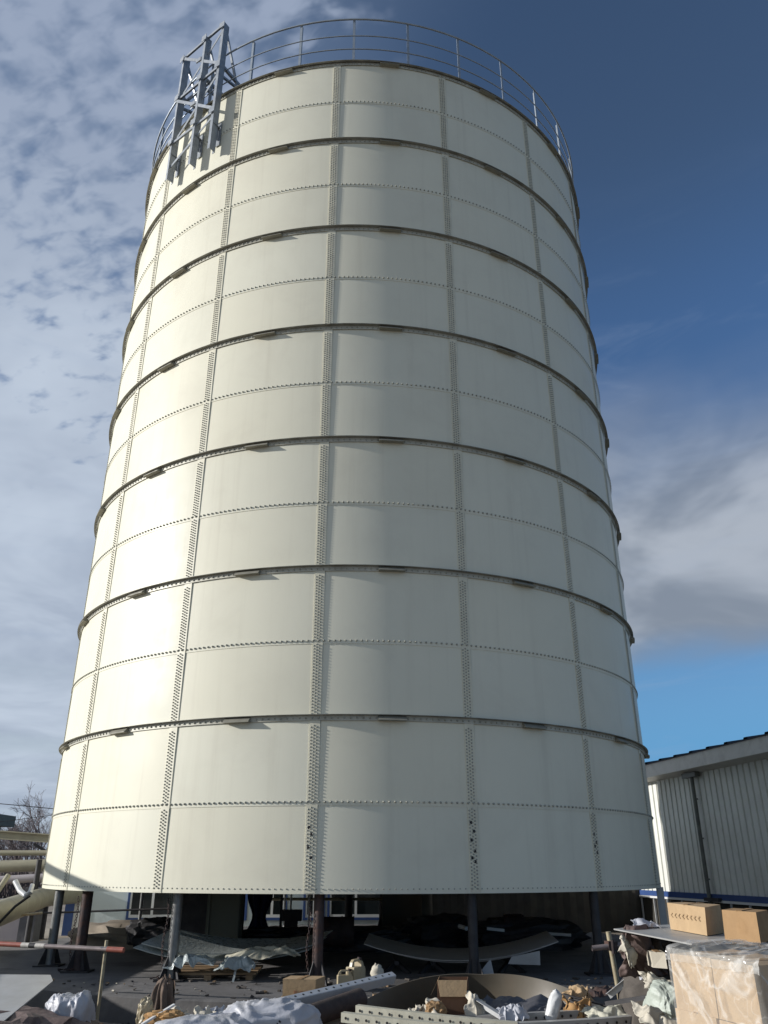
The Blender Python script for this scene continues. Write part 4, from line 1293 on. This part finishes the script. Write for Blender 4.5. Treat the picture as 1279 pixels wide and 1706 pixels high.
# ------------------------------------------------------------------ foreground, right
su = empty('scaffold_upright', Vector((A(1031, 1660, 10.6).x, A(1031, 1660, 10.6).y, ZG)), 'yellowish scaffold upright with a coupler and a cross tube', 'scaffold')
t0, t1 = A(1034, 1672, 10.5), A(1013, 1552, 10.5)
b = MB(); b.tube([t0 - (t1 - t0) * .5, t1], .030, 14); b.build('upright', M['scaf'], su, smooth='auto')
b = MB()
c0, c1 = A(986, 1580, 10.42), A(1072, 1570, 10.44)
N = 12
b.tube([c0, c1], .030, 14, False); b.tube([c1, c0], .024, 14, False)
b.build('cross_tube', M['polegrey'], su, smooth='auto')
b = MB(); q = A(1018, 1575, 10.46); b.box(q, (.11, .13, .09), .1); b.tube([q + Vector((-.09, -.03, .0)), q + Vector((.08, -.03, 0))], .018, 8); b.tube([q + Vector((0, -.06, .06)), q + Vector((0, -.06, -.08))], .02, 8)
b.build('coupler', M['rust'], su)
lshape(b := MB(), A(1011, 1655, 9.9), A(1069, 1608, 9.7), .055, .055, .006); tag(b.build('steel_angle', M['galv']), 'pale steel angle leaning up to the right below scaffold upright', 'steel angle')
b = crumple_sheet(A(1073, 1609, 9.5), (.14, 0, .05), (0, .15, .1), 71, 0.05, 14, 12, 2.0); tag(b.build('white_rag', M['bag'], smooth=True), 'small bright rag at the upper tip of pale angle', 'rag')
# slanted plate on the heap
zpl = .92
q = [atz(1022, 1547, zpl), atz(1090, 1541, zpl), atz(1200, 1538, zpl), atz(1235, 1563, zpl), atz(1152, 1572, zpl)]
b = MB(); k = len(q); o_ = Vector((0, 0, .012))
b.add([x - o_ for x in q] + q, [tuple(range(k))[::-1], tuple(range(k, 2 * k))] + [(i, (i + 1) % k, (i + 1) % k + k, i + k) for i in range(k)])
tag(b.build('flat_plate', M['greysheet']), 'pointed flat grey plate lying on the debris under two cartons', 'steel plate')
b = crumple_sheet(A(1075, 1537, 9.3), (.26, .05, 0), (0, .2, .05), 73, 0.033, 16, 14, 2.0); tag(b.build('white_rag', M['bag'], smooth=True), 'small white rag on the tip of pointed plate', 'rag')
b = crumple_sheet(A(1066, 1583, 9.1), (.40, .12, .0), (.06, .05, -.46), 81, .16, 34, 34, 2.4, Vector((-.4, -.9, .1)))
tag(b.build('brown_wrapping', M['purple'], smooth=True), 'crumpled brown wrapping hanging under the pointed plate', 'wrapping')
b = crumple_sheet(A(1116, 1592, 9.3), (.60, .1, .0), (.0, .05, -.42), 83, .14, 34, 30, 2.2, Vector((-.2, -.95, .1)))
tag(b.build('brown_wrapping', M['shadeearth'], smooth=True), 'dark crumpled wrapping deep under the pointed plate', 'wrapping')
b = crumple_sheet(A(1047, 1580, 8.9), (.12, .0, -.16), (.05, .1, .16), 85, 0.066, 16, 16, 2.4); tag(b.build('white_scrap', M['paper'], smooth=True), 'white torn scrap on the brown wrapping', 'scrap')
lump('concrete_lump', 1072, 1612, 9.3, (.2, .2, .14), 'ground', 'grey brown lump at the foot of brown wrapping', 'lump', 87)
lump('debris_mound', 1112, 1690, 9.6, (.9, 1.2, .9), 'shadeearth', 'earth and rubble mound under the pointed plate', 'mound', 89, .2, zc=.06, smooth=True)
p0, p1 = A(1088, 1612, 8.8), A(1112, 1614, 8.7)
carton('cream_block', [p0, p1, p1 + Vector((.05, .3, 0)), p0 + Vector((.03, .3, 0))], .13, 'paper', 'small cream block left of the wrapped carton')
b = crumple_sheet(A(1106, 1638, 8.6), (.40, -.1, -.13), (.03, .20, .06), 91, .06, 34, 24, 2.0)
tag(b.build('woven_sack', M['paper'], smooth=True), 'folded cream sack left of the wrapped carton, upper one', 'sack')
bag(1108, 1668, 8.3, (.22, .36, .26), 93, 'sackgreen', 'greenish white sack squeezed beside the wrapped carton', .2, .2, None, .24)
b = crumple_sheet(A(1108, 1698, 7.9), (.42, -.1, -.14), (.03, .30, .10), 95, .08, 34, 26, 2.0)
tag(b.build('woven_sack', M['paper'], smooth=True), 'folded cream sack at the bottom edge left of the wrapped carton', 'sack')
b = MB(); b.bar(A(1010, 1672, 9.3), A(1120, 1655, 8.8), .05, .04); tag(b.build('dark_bar', M['dark']), 'dark bar poking out between the cream sacks', 'bar')
b = MB(); b.tube([A(1073, 1628, 8.8), A(1078, 1640, 8.75), A(1084, 1650, 8.75), A(1087, 1657, 8.8)], .012, 6); tag(b.build('white_string', M['white']), 'white cord hanging from the upper cream sack', 'string')

# carton stack: two columns, three layers, film over it
P0 = atz(1113, 1582, .86); P1 = atz(1190, 1588, .86)          # top edge of the left carton face
zt_ = .86
fl, fr_ = A(1114, 1582, 7.45), A(1250, 1592, 6.5)
fl.z = fr_.z = 0
dl = fr_ - fl
dn = Vector((-dl.y, dl.x, 0)).normalized()                  # away from the camera, into the stack
dep = dn * .62
h = .40
labs = ('top left carton of the film wrapped stack', 'second carton down on the left of the film wrapped stack', 'lowest left carton of the film wrapped stack at the bottom edge')
labs2 = ('top right carton of the wrapped stack behind milky film', 'second right carton of the wrapped stack behind the film folds', 'lowest right carton of the wrapped stack at the bottom edge')
for i in range(3):
    zlo = (zt_ - h, zt_ - 2 * h, ZG)[i]
    hh = (h, h, zt_ - 2 * h - ZG)[i] - .004
    zz = Vector((0, 0, zlo))
    j = dl * (.012, -.008, .004)[i]
    for a_, c_, lb in ((.0, .515, labs[i]), (.525, 1.0, labs2[i])):
        carton('carton', [fl + dl * a_ + j + zz, fl + dl * c_ + j + zz, fl + dl * c_ + j + dep + zz, fl + dl * a_ + j + dep + zz], hh, 'card', lb, 'cartons in the wrapped stack', marks=[(0, 'signs')] if i == 1 else None)
# boxes on top
c0, c1, c2 = A(1117, 1547, 9.0), A(1178, 1559, 8.15), A(1208, 1557, 8.5)
for c in (c0, c1, c2): c.z = zpl + .006
carton('carton', [c0, c1, c2, c0 + (c2 - c1)], .235, 'card', 'sunlit carton with chevron print standing on the pointed plate', marks=[(0, 'chevron')])
c0, c1, c2 = A(1207, 1560, 7.75), A(1266, 1564, 7.35), A(1286, 1562, 7.7)
for c in (c0, c1, c2): c.z = .925
carton('carton', [c0, c1, c2, c0 + (c2 - c1)], .235, 'card2', 'browner carton at right beside the sunlit chevron carton')


def filmtop(u, v):
    # lies over the top and folds down a hand's breadth over the front; u along the face, v front edge to back
    q = Vector((u * 7, v * 3.2, 3.3))
    w_ = (1 - 2 * abs(noise.noise(q))) * .55 + .5 * noise.noise(q * 2.1)
    L = fl + dl * (u * 1.12 - .02)
    if v < .22:
        k = v / .22
        pnt = L - dn * (.02 + .02 * w_) + Vector((0, 0, zt_ - .05 * (1 - k) * (1 + .8 * w_)))
    else:
        k = (v - .22) / .78
        pnt = L + dn * (.74 * k - .01) + Vector((0, 0, zt_ + .03 + .035 * math.sin(k * 2.6)))
    return pnt + Vector((-.012, -.01, .042)) * w_ * (1 if v > .2 else .35)


b = MB(); b.grid(filmtop, 70, 44)
tag(b.build('plastic_film', M['film'], smooth=True), 'wrinkled clear plastic film draped over top of the carton stack', 'plastic film')


def filmfront(u, v):
    # hangs over the right half of the face and round the right corner, folds running downwards
    q = Vector((u * 8 + v * 1.2, v * 1.9, 8.1))
    w_ = (1 - 2 * abs(noise.noise(q))) * .6 + .5 * noise.noise(q * 2.3)
    t = .03 + 1.15 * u
    if t < 1.0: base_ = fl + dl * t - dn * (.030 + .022 * w_)
    else: base_ = fr_ + dl.normalized() * (.03 + .03 * w_ + .05 * v) + dn * ((t - 1.0) * 2.4 - .02) + dl * .01
    return base_ + Vector((0, 0, zt_ + .035 - v * 1.12))


b = MB(); b.grid(filmfront, 80, 44)
tag(b.build('plastic_film', M['film'], smooth=True), 'film hanging in long folds down the right part of the carton stack', 'plastic film')

# small litter
rnd = random.Random(12)
b = MB()
for i in range(900):
    px, D = rnd.uniform(-60, 1340), rnd.uniform(8.6, 13.5)
    q = A(px, 1600, D)
    zz = 0.004 if math.hypot(q.x, q.y) < PR - .05 else ZG + .004
    s_ = rnd.uniform(.01, .045)
    a_ = rnd.uniform(0, 3.14); Mx = Matrix.Rotation(a_, 3, 'Z') @ Matrix.Rotation(rnd.uniform(-.5, .5), 3, 'X')
    b.mi = rnd.choice((0, 0, 0, 1, 2, 3))
    b.box((q.x, q.y, zz + s_ * .3), (s_ * rnd.uniform(.6, 3), s_, s_ * rnd.uniform(.15, .8)), M=Mx)
for i in range(420):
    px, D = rnd.uniform(120, 1120), rnd.uniform(9.6, 11.4)
    q = A(px, 1690, D)
    zz = (ZG if math.hypot(q.x, q.y) > PR else 0) + rnd.uniform(.005, .10)
    a_ = rnd.uniform(0, 3.14)
    Mx = Matrix.Rotation(a_, 3, 'Z') @ Matrix.Rotation(rnd.uniform(-.45, .45), 3, 'X') @ Matrix.Rotation(rnd.uniform(-.3, .3), 3, 'Y')
    b.mi = rnd.choice((0, 2, 2, 3, 4, 5, 6))
    L_ = rnd.uniform(.05, .26)
    b.box((q.x, q.y, zz), (L_, rnd.choice((.012, .02, .05, .11)) * rnd.uniform(.7, 1.3), rnd.uniform(.003, .012)), M=Mx)
tag(b.build('litter', [M['shadeearth'], M['paper'], M['dark'], M['wood'], M['darkcard'], M['greysheet'], M['card2']]), 'small litter and stones scattered on the ground round the pad', 'litter', kind='stuff')
